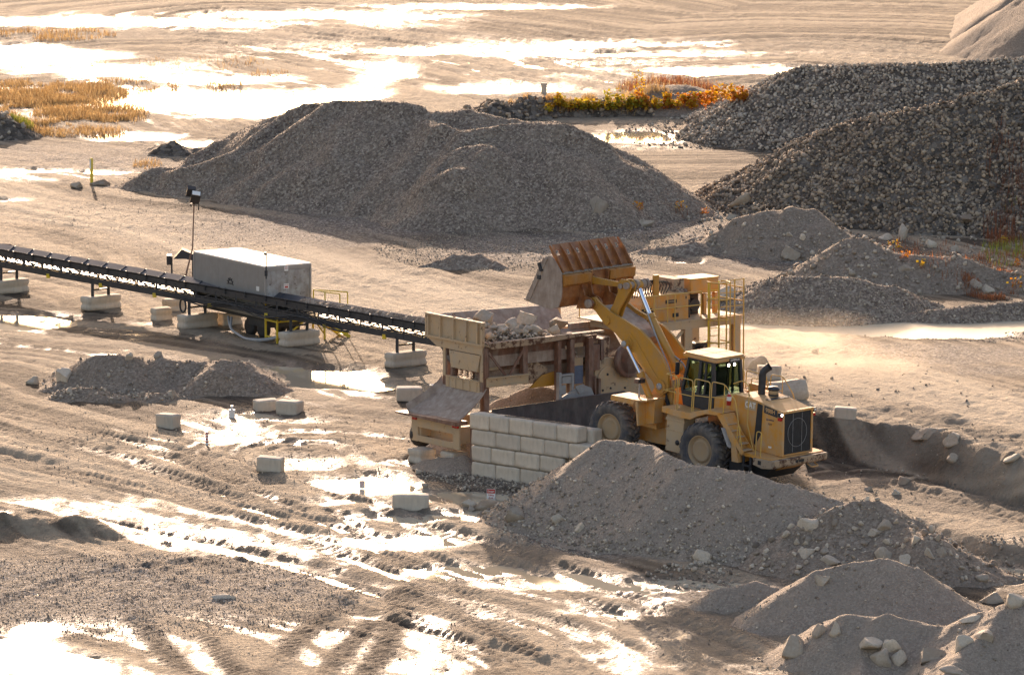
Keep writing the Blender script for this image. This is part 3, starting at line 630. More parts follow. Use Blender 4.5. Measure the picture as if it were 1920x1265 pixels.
# ------------------------------------------------------------------ stones lying on the heaps and the yard
def on_heap(n, count, smin, smax, seed, power=2.2, lowbias=0.0, sink=.25, region=None):
    r = np.random.default_rng(seed); b = BB[n]; x = r.uniform(b[0], b[1], count*6); y = r.uniform(b[2], b[3], count*6)
    z = heap_h(n, x, y); g = T0(x, y)[0]; ok = z > g+.05
    if lowbias: ok &= r.random(len(x)) < np.exp(-lowbias*(z-g))
    if region is not None: ok &= region(x, y)
    x, y, z = x[ok][:count], y[ok][:count], z[ok][:count]; s = smin+(smax-smin)*r.random(len(x))**power
    return np.stack([x, y, z+s*(.5-sink)], 1), s
def child_stones(n, *a, mat='stone', sub=1, seed=1, name='stone_cover', **k):
    p, s = on_heap(n, *a, seed=seed, **k); o = stones(name, p, s, mat, HINFO[n][4], sub, seed); o['kind'] = 'stuff'; return o
child_stones('rockfront', 26000, .08, .22, mat='darkstone', seed=3, power=2.2)
child_stones('rockback', 20000, .08, .20, mat='stone', seed=4, power=2.0)
child_stones('big', 30000, .022, .058, mat='stone', seed=5, power=1.5)
child_stones('gravel', 5000, .03, .09, mat='stone', seed=6)
child_stones('mid', 800, .04, .20, mat='stone', seed=7, power=3, sub=2)
child_stones('loaderpile', 5200, .03, .12, mat='stone', seed=8, power=2.6, lowbias=1.1)
child_stones('front', 260, .03, .09, mat='stone', seed=9, power=2)
child_stones('corner', 300, .03, .12, mat='stone', seed=10, power=3)
child_stones('mound', 420, .04, .2, mat='stone', seed=11, power=3, lowbias=.8)
child_stones('mound2', 700, .05, .25, mat='stone', seed=12, power=3)
child_stones('left', 500, .03, .14, mat='stone', seed=13, power=3)
child_stones('darkridge', 500, .08, .28, mat='darkstone', seed=14, power=1.5)
child_stones('leftedge', 160, .08, .3, mat='stone', seed=15, power=1.5)
child_stones('under', 160, .03, .1, mat='stone', seed=16, power=2)
child_stones('spoil', 260, .03, .14, mat='stone', seed=17, power=2)
def yard_stones(name, areas, seed, mat='stone', sub=1):
    r = np.random.default_rng(seed); PT = []; SZ = []
    for cx, cy, rx, ry, n, s0, s1 in areas:
        a = r.uniform(0, 2*math.pi, n); q = np.sqrt(r.random(n)); px = cx+rx*q*np.cos(a); py = cy+ry*q*np.sin(a)
        t = (0-CAM_H)/(math.sin(-PITCH)+math.cos(PITCH)*(632.5-py)/10667.0); x = (px-960)/10667.0*t; y = (math.cos(PITCH)+math.sin(PITCH)*(632.5-py)/10667.0)*t
        z = T0(x, y)[0]; s = s0+(s1-s0)*r.random(n)**2.5; PT.append(np.stack([x, y, z+s*.25], 1)); SZ.append(s)
    o = stones(name, np.concatenate(PT), np.concatenate(SZ), mat, None, sub, seed); o['kind'] = 'stuff'; return o
yard_stones('loose_gravel', [(260, 1120, 420, 80, 12000, .012, .045), (1780, 650, 300, 45, 5000, .02, .06), (1000, 472, 300, 40, 5000, .02, .07), (960, 905, 120, 20, 700, .03, .12), (1130, 1000, 200, 40, 1400, .02, .10), (860, 890, 80, 14, 500, .03, .1),
  (1300, 1080, 90, 20, 220, .04, .16), (1700, 940, 280, 60, 200, .02, .07), (1330, 400, 80, 18, 220, .06, .25), (700, 1100, 900, 150, 2500, .012, .05), (400, 850, 400, 90, 1400, .015, .06), (1250, 440, 160, 20, 500, .03, .12), (1330, 250, 180, 30, 900, .05, .16), (380, 420, 300, 60, 1200, .02, .06), (1750, 480, 200, 60, 500, .06, .22), (1550, 820, 350, 60, 160, .02, .10), (1680, 930, 240, 40, 120, .03, .10), (1840, 1060, 110, 30, 400, .03, .12), (450, 350, 260, 25, 700, .03, .1), (1500, 1210, 300, 60, 250, .02, .08)], 21)
# ------------------------------------------------------------------ the wheel loader (x forward, y left, z up, origin on the ground under the rear axle)
LM = basis(LFW, LLF, LUP, LO)
ld = empty('wheel_loader', 'dusty yellow wheel loader lifting its rusty bucket over the feed hopper', 'wheel loader', None, mat=LM)
LAT_C = 1.28
def wheel(f, side):
    R, W, r = 1.04, .80, .56
    m = MB(); y0 = -W/2; hw = W/2
    m.lathe([(r, -hw*.72), (r+.10, -hw*.95), (r+.26, -hw), (R-.12, -hw*.93), (R-.085, -hw*.80), (R-.07, 0), (R-.085, hw*.80), (R-.12, hw*.93), (r+.26, hw), (r+.10, hw*.95), (r, hw*.72)], 56, cap=False)
    n = 22
    for k in range(n):
        for sd_ in (-1, 1):
            a = 2*math.pi*(k+(.5 if sd_ > 0 else 0))/n
            def pt(rad, y, da): return V3((rad*math.cos(a+da), y, rad*math.sin(a+da)))
            q = []
            for (y, da, ra) in ((0.02*sd_, .10, R), (hw*.62*sd_, -.02, R), (hw*.96*sd_, -.05, R-.10), (hw*1.0*sd_, -.055, R-.22)):
                for dr in (-.09, .006):
                    for w_ in (-.052, .052): q.append(pt(ra+dr, y, da+w_))
            fs = []
            for j in range(3):
                b = j*4; fs += [(b, b+1, b+5, b+4), (b+2, b+6, b+7, b+3), (b, b+4, b+6, b+2), (b+1, b+3, b+7, b+5)]
            fs += [(0, 2, 3, 1), (12, 13, 15, 14)]; m.add(q, fs)
    w_ = m.build('wheel', 'tyre', ld); w_.location = (f, LAT_C*side+.02*side, R); w_.name = 'tyre'
    w_.rotation_euler = (0, random.uniform(0, .2), 0)
    m = MB(); s = side
    m.lathe([(r+.02, -hw*.75*s), (r+.03, hw*.74*s), (r+.005, hw*.80*s), (r-.03, hw*.72*s), (r-.05, hw*.50*s), (r-.14, hw*.46*s), (r-.15, hw*.62*s), (r-.22, hw*.66*s), (r-.25, hw*.60*s), (.001, hw*.64*s)], 40, cap=False)
    for k in range(20):
        a = 2*math.pi*k/20; c = (math.cos(a)*(r-.10), hw*.46*s, math.sin(a)*(r-.10)); m.lathe([(.016, 0), (.016, .035*s), (.001, .036*s)], 6, c)
    rm = m.build('rim', 'rim', w_)
    return w_
for f in (0, 4.52):
    for s in (1, -1): wheel(f, s).name = 'wheel'
# frames
m = MB(); m.prism([(-3.3, .95), (-2.6, .62), (1.5, .62), (2.0, .8), (2.0, 1.45), (1.2, 1.75), (-3.3, 1.28)], -.55, .55)
m.box(-.25, .25, -1.0, 1.0, .82, 1.26); m.build('rear_frame', 'yellow', ld)
m = MB(); m.prism([(-2.4, .35), (1.2, .40), (1.2, .6), (-3.0, .92)], -.9, .9); m.box(-1.9, -1.2, .62, 1.3, .35, .9); m.build('belly_guard', 'black', ld)
m = MB(); m.box(1.9, 2.6, -.3, .3, .7, 1.2); m.box(1.95, 2.5, -.28, .28, 1.45, 1.8); m.lathe([(.16, .6), (.16, 1.95)], 16, (2.2, 0, 0), 'z'); m.build('centre_hitch', 'darksteel', ld)
m = MB(); m.box(4.3, 4.75, -1.0, 1.0, .82, 1.26); m.prism([(2.45, .65), (5.0, .6), (5.3, 1.0), (5.0, 1.6), (4.1, 2.1), (3.3, 2.2), (2.5, 1.7)], -.5, .5)
for s in (1, -1): m.prism([(2.5, 1.5), (3.6, 1.5), (3.75, 2.1), (3.2, 3.05), (2.95, 3.2), (2.65, 3.15), (2.5, 2.8)], s*.36, s*.46); m.prism([(2.7, 1.3), (3.5, 1.3), (3.3, 2.0), (2.9, 2.1)], s*.95, s*1.02)
m.box(2.75, 3.4, -1.0, 1.0, 1.3, 1.6); m.build('front_frame', 'yellow', ld)
# hoses and joints between the frames
for k in range(6):
    m = MB(); y = .34+.1*(k % 3); m.rail([(1.9, y, 1.3+.09*k), (2.2, y+.25, 1.5+.08*k), (2.55, y+.1, 1.9+.06*k), (2.8, .5, 2.3+.08*k)], .028, .2); m.build('hydraulic_hose', 'black', ld)
# lift arms
AP = [(6.66, 5.56), (6.42, 5.62), (6.1, 5.42), (5.55, 5.18), (4.93, 5.02), (4.1, 4.78), (3.6, 4.5), (2.97, 4.02), (2.55, 3.42), (2.52, 2.72), (2.8, 2.52), (3.1, 2.66), (3.3, 2.95), (3.85, 3.36), (4.3, 3.72), (4.45, 3.98), (4.75, 4.08), (5.29, 4.44), (5.85, 4.68), (6.35, 5.1), (6.62, 5.2), (6.72, 5.38)]
for s in (1, -1):
    m = MB(); m.prism(AP, s*.60, s*.72); m.prism([(4.9, 4.45), (4.55, 4.6), (4.2, 4.35), (3.2, 3.3), (3.0, 3.1), (3.4, 3.12), (4.3, 3.85), (4.7, 4.0)], s*.72, s*.745)
    for c, r in (((2.88, 2.85), .26), ((4.58, 4.18), .24), ((6.46, 5.38), .2), ((5.71, 4.85), .15)): m.lathe([(r, -.10), (r, .10)], 20, (c[0], s*.68, c[1]))
    a = m.build('lift_arm', 'yellowarm', ld, bevel=.012)
    m = MB()
    for c, r, y in (((2.88, 2.85), .13, .79), ((4.58, 4.18), .12, .99), ((6.46, 5.38), .12, .80)): m.lathe([(r, 0), (r, .03*s), (r*.5, .05*s), (.001, .05*s)], 16, (c[0], s*y, c[1]))
    m.build('pivot_pin', 'grey', a)
m = MB(); m.prism([(6.2, 5.30), (5.5, 5.02), (4.3, 4.70), (4.0, 4.45), (4.3, 4.1), (5.3, 4.6), (6.0, 4.95)], -.6, .6); m.build('arm_crossmember', 'duststeel', ld); m = MB(); m.lathe([(.16, -.62), (.16, .62)], 18, (2.88, 0, 2.85)); m.build('arm_hinge_tube', 'duststeel', ld)
# tilt lever, links, pins
m = MB()
for y in (.22, .48): m.prism([(5.86, 4.78), (5.62, 4.68), (5.45, 4.85), (5.28, 5.35), (5.05, 5.72), (4.82, 6.08), (4.78, 6.32), (4.95, 6.48), (5.3, 6.46), (5.45, 6.3), (5.42, 5.95), (5.6, 5.5), (5.88, 5.02)], y, y+.07)
lv = m.build('tilt_lever', 'yellowarm', ld, bevel=.01)
m = MB(); m.lathe([(.13, -.48), (.13, .66)], 18, (4.95, 0, 6.27)); m.lathe([(.19, -.30), (.19, -.12)], 18, (4.95, 0, 6.27)); m.lathe([(.2, .06), (.2, .18)], 18, (4.95, 0, 6.27)); m.lathe([(.19, -.52), (.19, -.40)], 18, (4.95, 0, 6.27)); m.lathe([(.10, .16), (.10, .62)], 14, (5.27, 0, 6.2)); m.build('top_pin', 'duststeel', lv); m = MB(); m.lathe([(.12, .10), (.12, .64)], 14, (5.71, 0, 4.85)); m.build('bottom_pin', 'duststeel', lv)
m = MB(); m.prism([(5.2, 6.08), (5.2, 6.32), (5.5, 6.30), (6.8, 6.28), (7.05, 6.3), (7.1, 6.05), (6.85, 6.02), (5.5, 6.12)], .30, .42); m.lathe([(.15, -.1), (.15, .1)], 16, (5.27, .36, 6.2)); m.lathe([(.15, -.1), (.15, .1)], 16, (6.96, .36, 6.16)); m.build('bucket_link', 'yellowarm', ld, bevel=.01)
def cyl(a, b, c, rr, rb, nm='cylinder'):
    """rod from a to b, barrel from b to c"""
    m = MB(); m.tube([b, c], rb, 18); bb = V3(b); cc = V3(c); d = (cc-bb).normalized(); m.tube([bb-d*.03, bb+d*.16], rb*1.22, 18); m.lathe([(rb*1.25, -rb*.9), (rb*1.25, rb*.9)], 16, c)
    o = m.build(nm, 'yellowarm', ld); m = MB(); m.tube([a, bb+d*.1], rr, 16); m.build('rod', 'chrome', o)
    m = MB(); m.lathe([(rb*1.15, -rb*.8), (rb*1.15, rb*.8)], 16, a); m.build('rod_eye', 'yellowarm', o); return o
for s in (1, -1): cyl((4.58, s*.88, 4.18), (3.77, s*.88, 3.19), (3.02, s*.80, 1.95), .065, .125, 'lift_cylinder')
t = cyl((4.93, 0, 6.25), (4.25, 0, 5.2), (2.78, 0, 3.5), .085, .155, 'tilt_cylinder')
m = MB(); m.rail([(4.2, .2, 5.35), (4.05, .2, 5.1), (3.6, .22, 4.4), (2.95, .22, 3.5), (2.7, .3, 3.0), (2.5, .3, 2.6)], .035, .2); m.rail([(2.9, .0, 3.9), (2.6, -.25, 3.6), (2.4, -.3, 2.9), (2.3, -.25, 2.3)], .03, .2); m.build('hydraulic_pipe', 'grey', t)
# bucket
BW = 1.93
bk = empty('bucket', None, None, (0, 0, 0)); bk.parent = ld
del_keys = [k for k in ('label', 'category') if k in bk]
prof = [(8.68, 5.30), (8.0, 5.16), (7.45, 5.12), (7.12, 5.26), (6.98, 5.6), (6.97, 6.0), (7.02, 6.48)]
th = .06
def offs(pr, t):
    o = []
    for i, p in enumerate(pr):
        a = V3((pr[max(i-1, 0)][0], 0, pr[max(i-1, 0)][1])); b = V3((pr[min(i+1, len(pr)-1)][0], 0, pr[min(i+1, len(pr)-1)][1])); d = (b-a).normalized(); o.append((p[0]+d.z*t, p[1]-d.x*t))
    return o
m = MB(); m.prism(prof+offs(prof, th)[::-1], -BW, BW); m.build('bucket_shell', 'rust', bk)
m = MB(); m.box(8.55, 8.86, -BW-.02, BW+.02, 5.24, 5.30); m.build('cutting_edge', 'duststeel', bk)
for s in (1, -1):
    m = MB(); m.prism([(8.72, 5.22), (7.5, 5.10), (7.08, 5.24), (6.94, 5.6), (6.94, 6.0), (7.0, 6.55), (7.45, 7.05), (7.62, 7.1), (7.86, 7.02)], s*BW, s*(BW+.05)); m.prism([(8.75, 5.25), (8.5, 5.3), (7.72, 6.98), (7.92, 7.0)], s*(BW+.05), s*(BW+.09))
    m.build('bucket_side', 'duststeel' if s > 0 else 'rust', bk)
# torque box and the ribbed spill guard
MAT['wornorange'] = m_rust('orange_worn_steel', (.30, .115, .02), (.42, .17, .025), (.36, .24, .14), .4, .5)
for y0, y1 in ((-BW+.02, -.52), (.52, BW-.02)): m = MB(); m.prism([(6.93, 6.02), (6.80, 6.12), (6.80, 6.46), (7.05, 6.5), (7.05, 6.0)], y0, y1); m.build('torque_box', 'wornorange', bk)
m = MB(); m.box(6.95, 7.4, -BW+.02, BW-.02, 6.50, 6.54); m.build('dirt_shelf', 'sand', bk)
gA, gB = V3((7.80, 0, 7.46)), V3((7.16, 0, 6.52))
for s0, s1, y0, y1 in ((-1.5, -1.02, -1.62, -1.02),): pass
m = MB(); nrm = V3((gA-gB).normalized().cross(V3((0, 1, 0)))); cols = [-1.93, -1.32, -.78, -.26, .26, .78, 1.32, 1.93]
def gp(y, t, o=0): q = gB+(gA-gB)*t+nrm*o; return V3((q.x, y, q.z))
for i in range(len(cols)-1):
    y0, y1 = cols[i], cols[i+1]; slot = i in (0, 1, 2, 4, 5, 6) and i not in (3,)
    t0, t1 = 0., 1.
    a0 = y0 if i else y0; b0 = y1
    ya, yb = (max(y0, -1.72), min(y1, 1.72))     # narrower along the top
    segs = [(0, .60), (.60, .80), (.80, 1)]
    for (u0, u1) in segs:
        def yy(y, t): return max(-BW+(.23)*t, min(BW-.23*t, y))
        if slot and (u0, u1) == (.60, .80):
            w_ = (y1-y0); parts = [(y0, y0+w_*.30), (y0+w_*.62, y1)]
        else: parts = [(y0, y1)]
        for p0, p1 in parts:
            q = [gp(yy(p0, u0), u0), gp(yy(p1, u0), u0), gp(yy(p1, u1), u1), gp(yy(p0, u1), u1)]; q2 = [v+nrm*.035 for v in q]
            m.add(q+q2, [(0, 1, 2, 3), (7, 6, 5, 4), (0, 4, 5, 1), (1, 5, 6, 2), (2, 6, 7, 3), (3, 7, 4, 0)])
m.build('spill_guard', 'rust', bk)
for y in cols[1:-1]+[-1.86, 1.86]:
    m = MB(); k = .23 if abs(y) > 1.8 else 0
    m.prism([(7.0, 6.54), (7.2, 6.54), (7.80, 7.44), (7.74, 7.47), (7.38, 7.14), (6.98, 6.62)], y-.025, y+.025); o = m.build('guard_rib', 'rust', bk)
for s in (1, -1):
    for y in (.46, .92) if s > 0 else (-.46, -.92):
        m = MB(); m.prism([(7.1, 5.1), (6.65, 5.16), (6.32, 5.2), (6.24, 5.42), (6.4, 5.58), (6.72, 5.66), (6.86, 6.0), (6.82, 6.5), (7.02, 6.5), (7.0, 5.6)], y-.03, y+.03); m.build('hinge_bracket', 'rust', bk)
for y in (.22, .50):
    m = MB(); m.prism([(7.05, 5.9), (6.80, 6.02), (6.82, 6.26), (7.0, 6.36), (7.06, 6.4)], y-.03, y+.03); m.build('link_bracket', 'rust', bk)
m = MB(); m.lathe([(.17, -.05), (.17, .07), (.09, .09), (.001, .09)], 18, (6.46, .97, 5.38)); m.lathe([(.11, -.05), (.11, .06), (.001, .07)], 14, (6.93, .54, 6.16)); m.build('hinge_pin', 'duststeel', bk)
m = MB(); m.box(7.72, 7.95, -BW-.2, -BW-.05, 6.0, 6.4); m.prism([(8.0, 6.45), (8.15, 6.75), (8.05, 6.8), (7.9, 6.5)], BW+.05, BW+.16); m.box(8.02, 8.16, BW+.02, BW+.12, 6.15, 6.3); m.build('bolt_on_tooth', 'darksteel', bk)
# front fenders
for s in (1, -1):
    fn = MB(); fn.prism([(4.42, 2.30), (4.42, 2.36), (3.15, 2.40), (2.62, 2.48), (2.62, 2.42), (3.1, 2.34)], s*.72, s*1.72)
    fn.prism([(3.22, 2.36), (3.10, 2.40), (2.98, 1.45), (3.05, 1.45)], s*.95, s*1.72); fn.prism([(3.2, 2.34), (2.62, 2.42), (2.62, 1.55), (3.0, 1.46)], s*.80, s*1.28)
    fn.prism([(3.22, 2.34), (3.16, 2.38), (4.42, 2.34), (4.42, 2.18), (3.3, 2.2)], s*1.70, s*1.73)
    fo = fn.build('front_fender', 'yellow', ld, bevel=.01)
m = MB(); m.tube([(3.4, 1.3, 2.4), (3.4, 1.3, 2.92)], .035, 8); m.build('lamp_post', 'grey', ld)
wl = MB(); wl.box(3.3, 3.5, 1.12, 1.3, 2.95, 3.12); wl.box(3.3, 3.5, 1.32, 1.5, 2.95, 3.12); wl = wl.build('work_lamp', 'brown', ld)
m = MB(); m.box(3.285, 3.299, 1.14, 1.28, 2.97, 3.1); m.box(3.285, 3.299, 1.34, 1.48, 2.97, 3.1); m.build('lens', 'black', wl)
# walkway decks with rear fenders
for s in (1, -1):
    m = MB(); m.prism([(1.96, 2.20), (1.96, 2.36), (-.95, 2.62), (-1.0, 2.56), (-.55, 2.46), (.35, 2.20), (.6, 2.12), (1.0, 2.10)], s*.74, s*1.62) if s < 0 else None
    if s > 0:
        m.prism([(1.96, 2.16), (1.96, 2.36), (.62, 2.34), (.40, 2.44), (-.2, 2.62), (-.95, 2.62), (-.70, 2.50), (-.2, 2.46), (.30, 2.26), (.55, 2.12), (1.0, 2.10)], .74, 1.62)
    fd = m.build('walkway_deck', 'yellow', ld, bevel=.008)
    m = MB(); m.prism([(-.70, 2.52), (-.98, 2.60), (-1.72, 1.55), (-1.86, .95), (-1.55, .95), (-1.48, 1.6), (-1.0, 2.2)], s*.95, s*1.60); m.build('rear_fender', 'yellow', ld, bevel=.008)
    m = MB(); m.prism([(-1.05, 2.12), (-1.16, 2.1), (-1.52, 1.45), (-1.40, 1.5)], s*1.2, s*1.72); m.build('mud_flap', 'grey', ld)
    m = MB(); m.box(1.02, 1.86, s*.86, s*1.42, .72, 2.12); m.box(.99, 1.9, s*.84, s*1.44, 1.86, 1.98); m.box(.99, 1.9, s*.84, s*1.44, 1.5, 1.54); tk = m.build('side_tank', 'tan' if s > 0 else 'yellow', ld, bevel=.02)
    m = MB(); m.lathe([(.10, 0), (.10, .012*s), (.001, .013*s)], 18, (1.28, s*1.421, 1.10)); m.build('tank_port', 'black', tk)
# cab
CB = [(.22, 2.42), (1.62, 2.42), (1.78, 2.9), (1.56, 4.20), (.34, 4.20), (.18, 2.9)]
cab = empty('cab', None, None, (0, 0, 0)); cab.parent = ld
m = MB(); m.prism([(.20, 2.38), (1.66, 2.38), (1.80, 2.95), (.16, 2.95)], -.80, .80); m.build('cab_base', 'darksteel', cab)
def cpil(f0, u0, f1, u1, y0, y1, w_=.10): MB_ = m.bar((f0, y0, u0), (f1, y1, u1), w_, w_, (0, 1, 0))
m = MB()
for s in (1, -1):
    m.bar((1.76, s*.76, 2.9), (1.52, s*.72, 4.2), .10); m.bar((.20, s*.76, 2.9), (.36, s*.72, 4.2), .12); m.bar((.95, s*.77, 2.9), (.92, s*.73, 4.2), .12)
    m.bar((.66, s*.77, 2.9), (.66, s*.73, 4.2), .07)
    m.bar((1.54, s*.73, 4.16), (.34, s*.73, 4.16), .09)
for f, u in ((1.53, 4.16), (.36, 4.16)): m.bar((f, -.72, u), (f, .72, u), .09)
m.build('cab_frame', 'darksteel', cab)
gl = []
for s in (1, -1):
    m = MB(); m.prism([(1.74, 2.95), (1.50, 4.13), (.98, 4.13), (1.0, 2.95)], s*.735, s*.745); m.build('window', 'glass', cab)
    m = MB(); m.prism([(.90, 2.95), (.88, 4.13), (.40, 4.13), (.26, 2.95)], s*.735, s*.745); m.build('window', 'glass', cab)
m = MB(); m.add([(1.74, -.70, 2.97), (1.74, .70, 2.97), (1.51, .68, 4.12), (1.51, -.68, 4.12), (1.75, -.70, 2.97), (1.75, .70, 2.97), (1.52, .68, 4.12), (1.52, -.68, 4.12)], [(0, 1, 2, 3), (7, 6, 5, 4), (0, 4, 5, 1), (1, 5, 6, 2), (2, 6, 7, 3), (3, 7, 4, 0)]); m.build('windscreen', 'glass', cab)
m = MB(); m.add([(.22, -.70, 2.97), (.22, .70, 2.97), (.37, .68, 4.12), (.37, -.68, 4.12), (.21, -.70, 2.97), (.21, .70, 2.97), (.36, .68, 4.12), (.36, -.68, 4.12)], [(3, 2, 1, 0), (4, 5, 6, 7), (0, 1, 5, 4), (1, 2, 6, 5), (2, 3, 7, 6), (3, 0, 4, 7)]); m.build('rear_window', 'glass', cab)
m = MB()
def rr(x0, x1, y0, y1, r, n=4):
    o = []
    for cx, cy, a0 in ((x1-r, y1-r, 0), (x0+r, y1-r, 90), (x0+r, y0+r, 180), (x1-r, y0+r, 270)):
        for k in range(n+1): a = math.radians(a0+90*k/n); o.append((cx+r*math.cos(a), cy+r*math.sin(a)))
    return o
m.prism(rr(.12, 1.80, -.86, .86, .14), 4.20, 4.32, 'z'); m.prism(rr(.16, 1.76, -.82, .82, .14), 4.32, 4.37, 'z'); rf = m.build('roof', 'yellow', cab, bevel=.02)
m = MB(); m.box(.17, 1.75, -.006, .006, 4.371, 4.376); m.box(.95, .962, -.81, .81, 4.371, 4.376); m.build('roof_seam', 'black', rf)
m = MB(); m.box(.085, .118, -.45, .12, 4.13, 4.30); vz = m.build('visor_plate', 'darksteel', rf)
text('lettering', 'CATERPILLAR', .10, 'white', vz, basis((0, -1, 0), (0, 0, 1), (-1, 0, 0), (.083, -.16, 4.235)), .002, sx=.8)
for y in (.14, -.18):
    m = MB(); m.lathe([(.055, 0), (.075, .02), (.05, .09)], 14, (.12, y, 4.06), 'x'); q = m.build('work_lamp', 'darksteel', cab)
    m = MB(); m.lathe([(.001, .112), (.06, .114), (.06, .117), (.001, .118)], 14, (0, y, 4.06), 'x'); m.build('lens', 'lamp', q)
m = MB(); m.rail([(1.60, .80, 4.1), (1.66, 1.08, 4.12), (1.68, 1.14, 4.0)], .018, .06); q = m.build('mirror_arm', 'black', cab); m = MB(); m.prism(rr(1.10, 1.30, 3.55, 4.02, .05), 1.66, 1.70, 'x'); m.build('mirror', 'black', q)
m = MB(); m.prism([(.62, 2.95), (1.12, 2.95), (1.12, 3.28), (.84, 3.32), (.74, 3.30), (.60, 3.92), (.50, 3.92), (.58, 3.25)], -.24, .24); m.build('seat', 'black', cab)
m = MB(); m.tube([(1.55, 0, 2.95), (1.36, 0, 3.42)], .04, 8); m.lathe([(.16, -.012), (.18, 0), (.16, .012)], 20, (0, 0, 0), 'z'); m.v = m.v[:]; sw = m.build('steering_column', 'black', cab)
m = MB(); ring = [(1.36+.17*math.cos(a)*.8, .17*math.sin(a), 3.45-.10*math.cos(a)) for a in [2*math.pi*k/16 for k in range(17)]]; m.tube(ring, .016, 6, False); m.build('steering_wheel', 'black', cab)
# hood, grille, rear deck
HP = [(-.70, 1.38), (-.70, 3.14), (-.86, 3.22), (-1.6, 3.22), (-2.1, 3.16), (-3.16, 2.96), (-3.24, 1.32)]
m = MB(); m.prism(HP, -.82, .82); hd = m.build('engine_hood', 'yellow', ld, bevel=.02)
m = MB(); m.prism([(-3.235, 1.40), (-3.262, 1.40), (-3.19, 2.90), (-3.16, 2.90)], -.74, .74); gr = m.build('radiator_grille', 'darksteel', ld)
m = MB()
for k in range(38): u = 1.45+k*.038; f = -3.264+(u-1.40)*.048; m.box(f-.012, f, -.72, .72, u, u+.012)
m.build('grille_bars', 'black', gr)
m = MB(); ring = [(-3.268-.0+(-.02 if 0 else 0)-.048*(.0), .52*math.cos(a), 2.15+.52*math.sin(a)) for a in [2*math.pi*k/32 for k in range(33)]]; ring = [(-3.272+(z-1.40)*.048, y, z) for x, y, z in ring]; m.tube(ring, .008, 5, False)
for y in (-.25, .25): m.tube([(-3.27, y, 1.45), (-3.205, y, 2.86)], .008, 5)
m.build('fan_guard_ring', 'grey', gr)
for s in (1, -1):
    m = MB(); m.prism([(-3.30, 1.34), (-3.22, 1.34), (-3.14, 2.98), (-3.22, 2.96)], s*.745, s*.84); m.build('grille_post', 'yellow', gr)
m = MB(); m.prism([(-3.12, 2.91), (-3.26, 2.91), (-3.24, 2.985), (-3.10, 2.985)], -.84, .84); m.build('hood_lip', 'yellow', gr)
m = MB(); m.prism([(-1.98, 3.10), (-2.22, 3.06), (-2.22, 2.0), (-2.02, 1.62), (-2.0, 1.52), (-1.9, 1.6), (-1.94, 2.4)], .821, .835); m.build('side_vent', 'black', hd)
m = MB(); m.prism([(-1.95, 3.1845), (-2.12, 3.1645), (-2.12, 3.172), (-1.95, 3.192)], -.82, .40); m.build('roof_vent', 'black', hd)
m = MB(); m.box(-1.90, -1.36, .8215, .828, 2.78, 3.12); q = m.build('name_plate', 'tan', hd)
text('lettering', 'CAT', .30, 'white', q, basis((-1, 0, 0), (0, 0, 1), (0, 1, 0), (-1.63, .829, 2.95)), .002, sx=.85)
m = MB(); m.prism([(-2.30, 2.80), (-2.95, 2.72), (-2.93, 2.98), (-2.30, 3.08)], .8215, .826); q = m.build('model_plate', 'darksteel', hd)
text('lettering', '988H', .22, 'yellow', q, basis((-1, 0, -.06), (0, 0, 1), (0, 1, 0), (-2.60, .828, 2.90)), .002, sx=.95)
text('lettering', '7377', .10, 'brown', q, basis((-1, 0, 0), (0, 0, 1), (0, 1, 0), (-2.62, .826, 2.42)), .002)
m = MB(); m.lathe([(.045, 0), (.045, .006), (.001, .007)], 14, (-2.47, .822, 2.58)); m.box(-2.8, -2.53, .822, .826, 2.56, 2.61); m.build('dealer_decal', 'brown', hd)
m = MB(); m.box(-2.75, -2.60, .822, .826, 1.55, 1.62); m.build('decal', 'white', hd)
for s in (1, -1):
    m = MB(); m.box(-3.24, -3.10, s*.85, s*.99, 2.80, 2.96); q = m.build('rear_lamp', 'darksteel', ld); m = MB(); m.lathe([(.001, -3.244), (.05, -3.246), (.05, -3.25), (.001, -3.251)], 14, (0, s*.92, 2.88), 'x'); m.build('lens', 'lamp' if s > 0 else 'lens', q)
    m = MB(); m.box(-3.22, -3.10, s*.86, s*.98, 2.66, 2.77); m.build('tail_lamp', 'redlens', ld)
m = MB(); m.prism([(-1.75, 1.22), (-3.30, 1.22), (-3.30, 1.305), (-1.75, 1.36)], -1.45, 1.45); m.build('rear_deck', 'yellow', ld)
m = MB(); m.prism([(-2.45, .98), (-2.9, .90), (-3.44, .98), (-3.50, 1.06), (-3.50, 1.28), (-2.45, 1.24)], -1.47, 1.47); q = m.build('counterweight', 'tanrust', ld, bevel=.02)
m = MB(); m.box(-3.512, -3.503, .16, .30, 1.10, 1.2); m.box(-3.512, -3.503, -.16, .12, 1.10, 1.2); m.box(-2.85, -2.7, 1.472, 1.478, 1.03, 1.18); m.build('bumper_slot', 'black', q)
m = MB(); m.rail([(-3.3, -.6, .92), (-3.5, -.6, .84), (-3.5, -1.0, .84), (-3.3, -1.0, .92)], .03, .08); m.build('tow_eye', 'yellow', ld)
m = MB(); m.tube([(-1.35, -.08, 3.18), (-1.35, -.08, 3.95)], .135, 20, False); pts = [(-1.35, -.08, 3.95), (-1.36, -.09, 4.05), (-1.44, -.14, 4.16), (-1.56, -.2, 4.27)]; m.tube(pts, [.135, .135, .14, .145], 20, False); m.tube(pts[::-1], .120, 20, False); ex = m.build('exhaust_stack', 'darksteel', ld)
m = MB(); m.tube([(-1.43, -.13, 4.15), (-1.425, -.128, 4.146)], .12, 20); m.build('stack_mouth', 'black', ex)
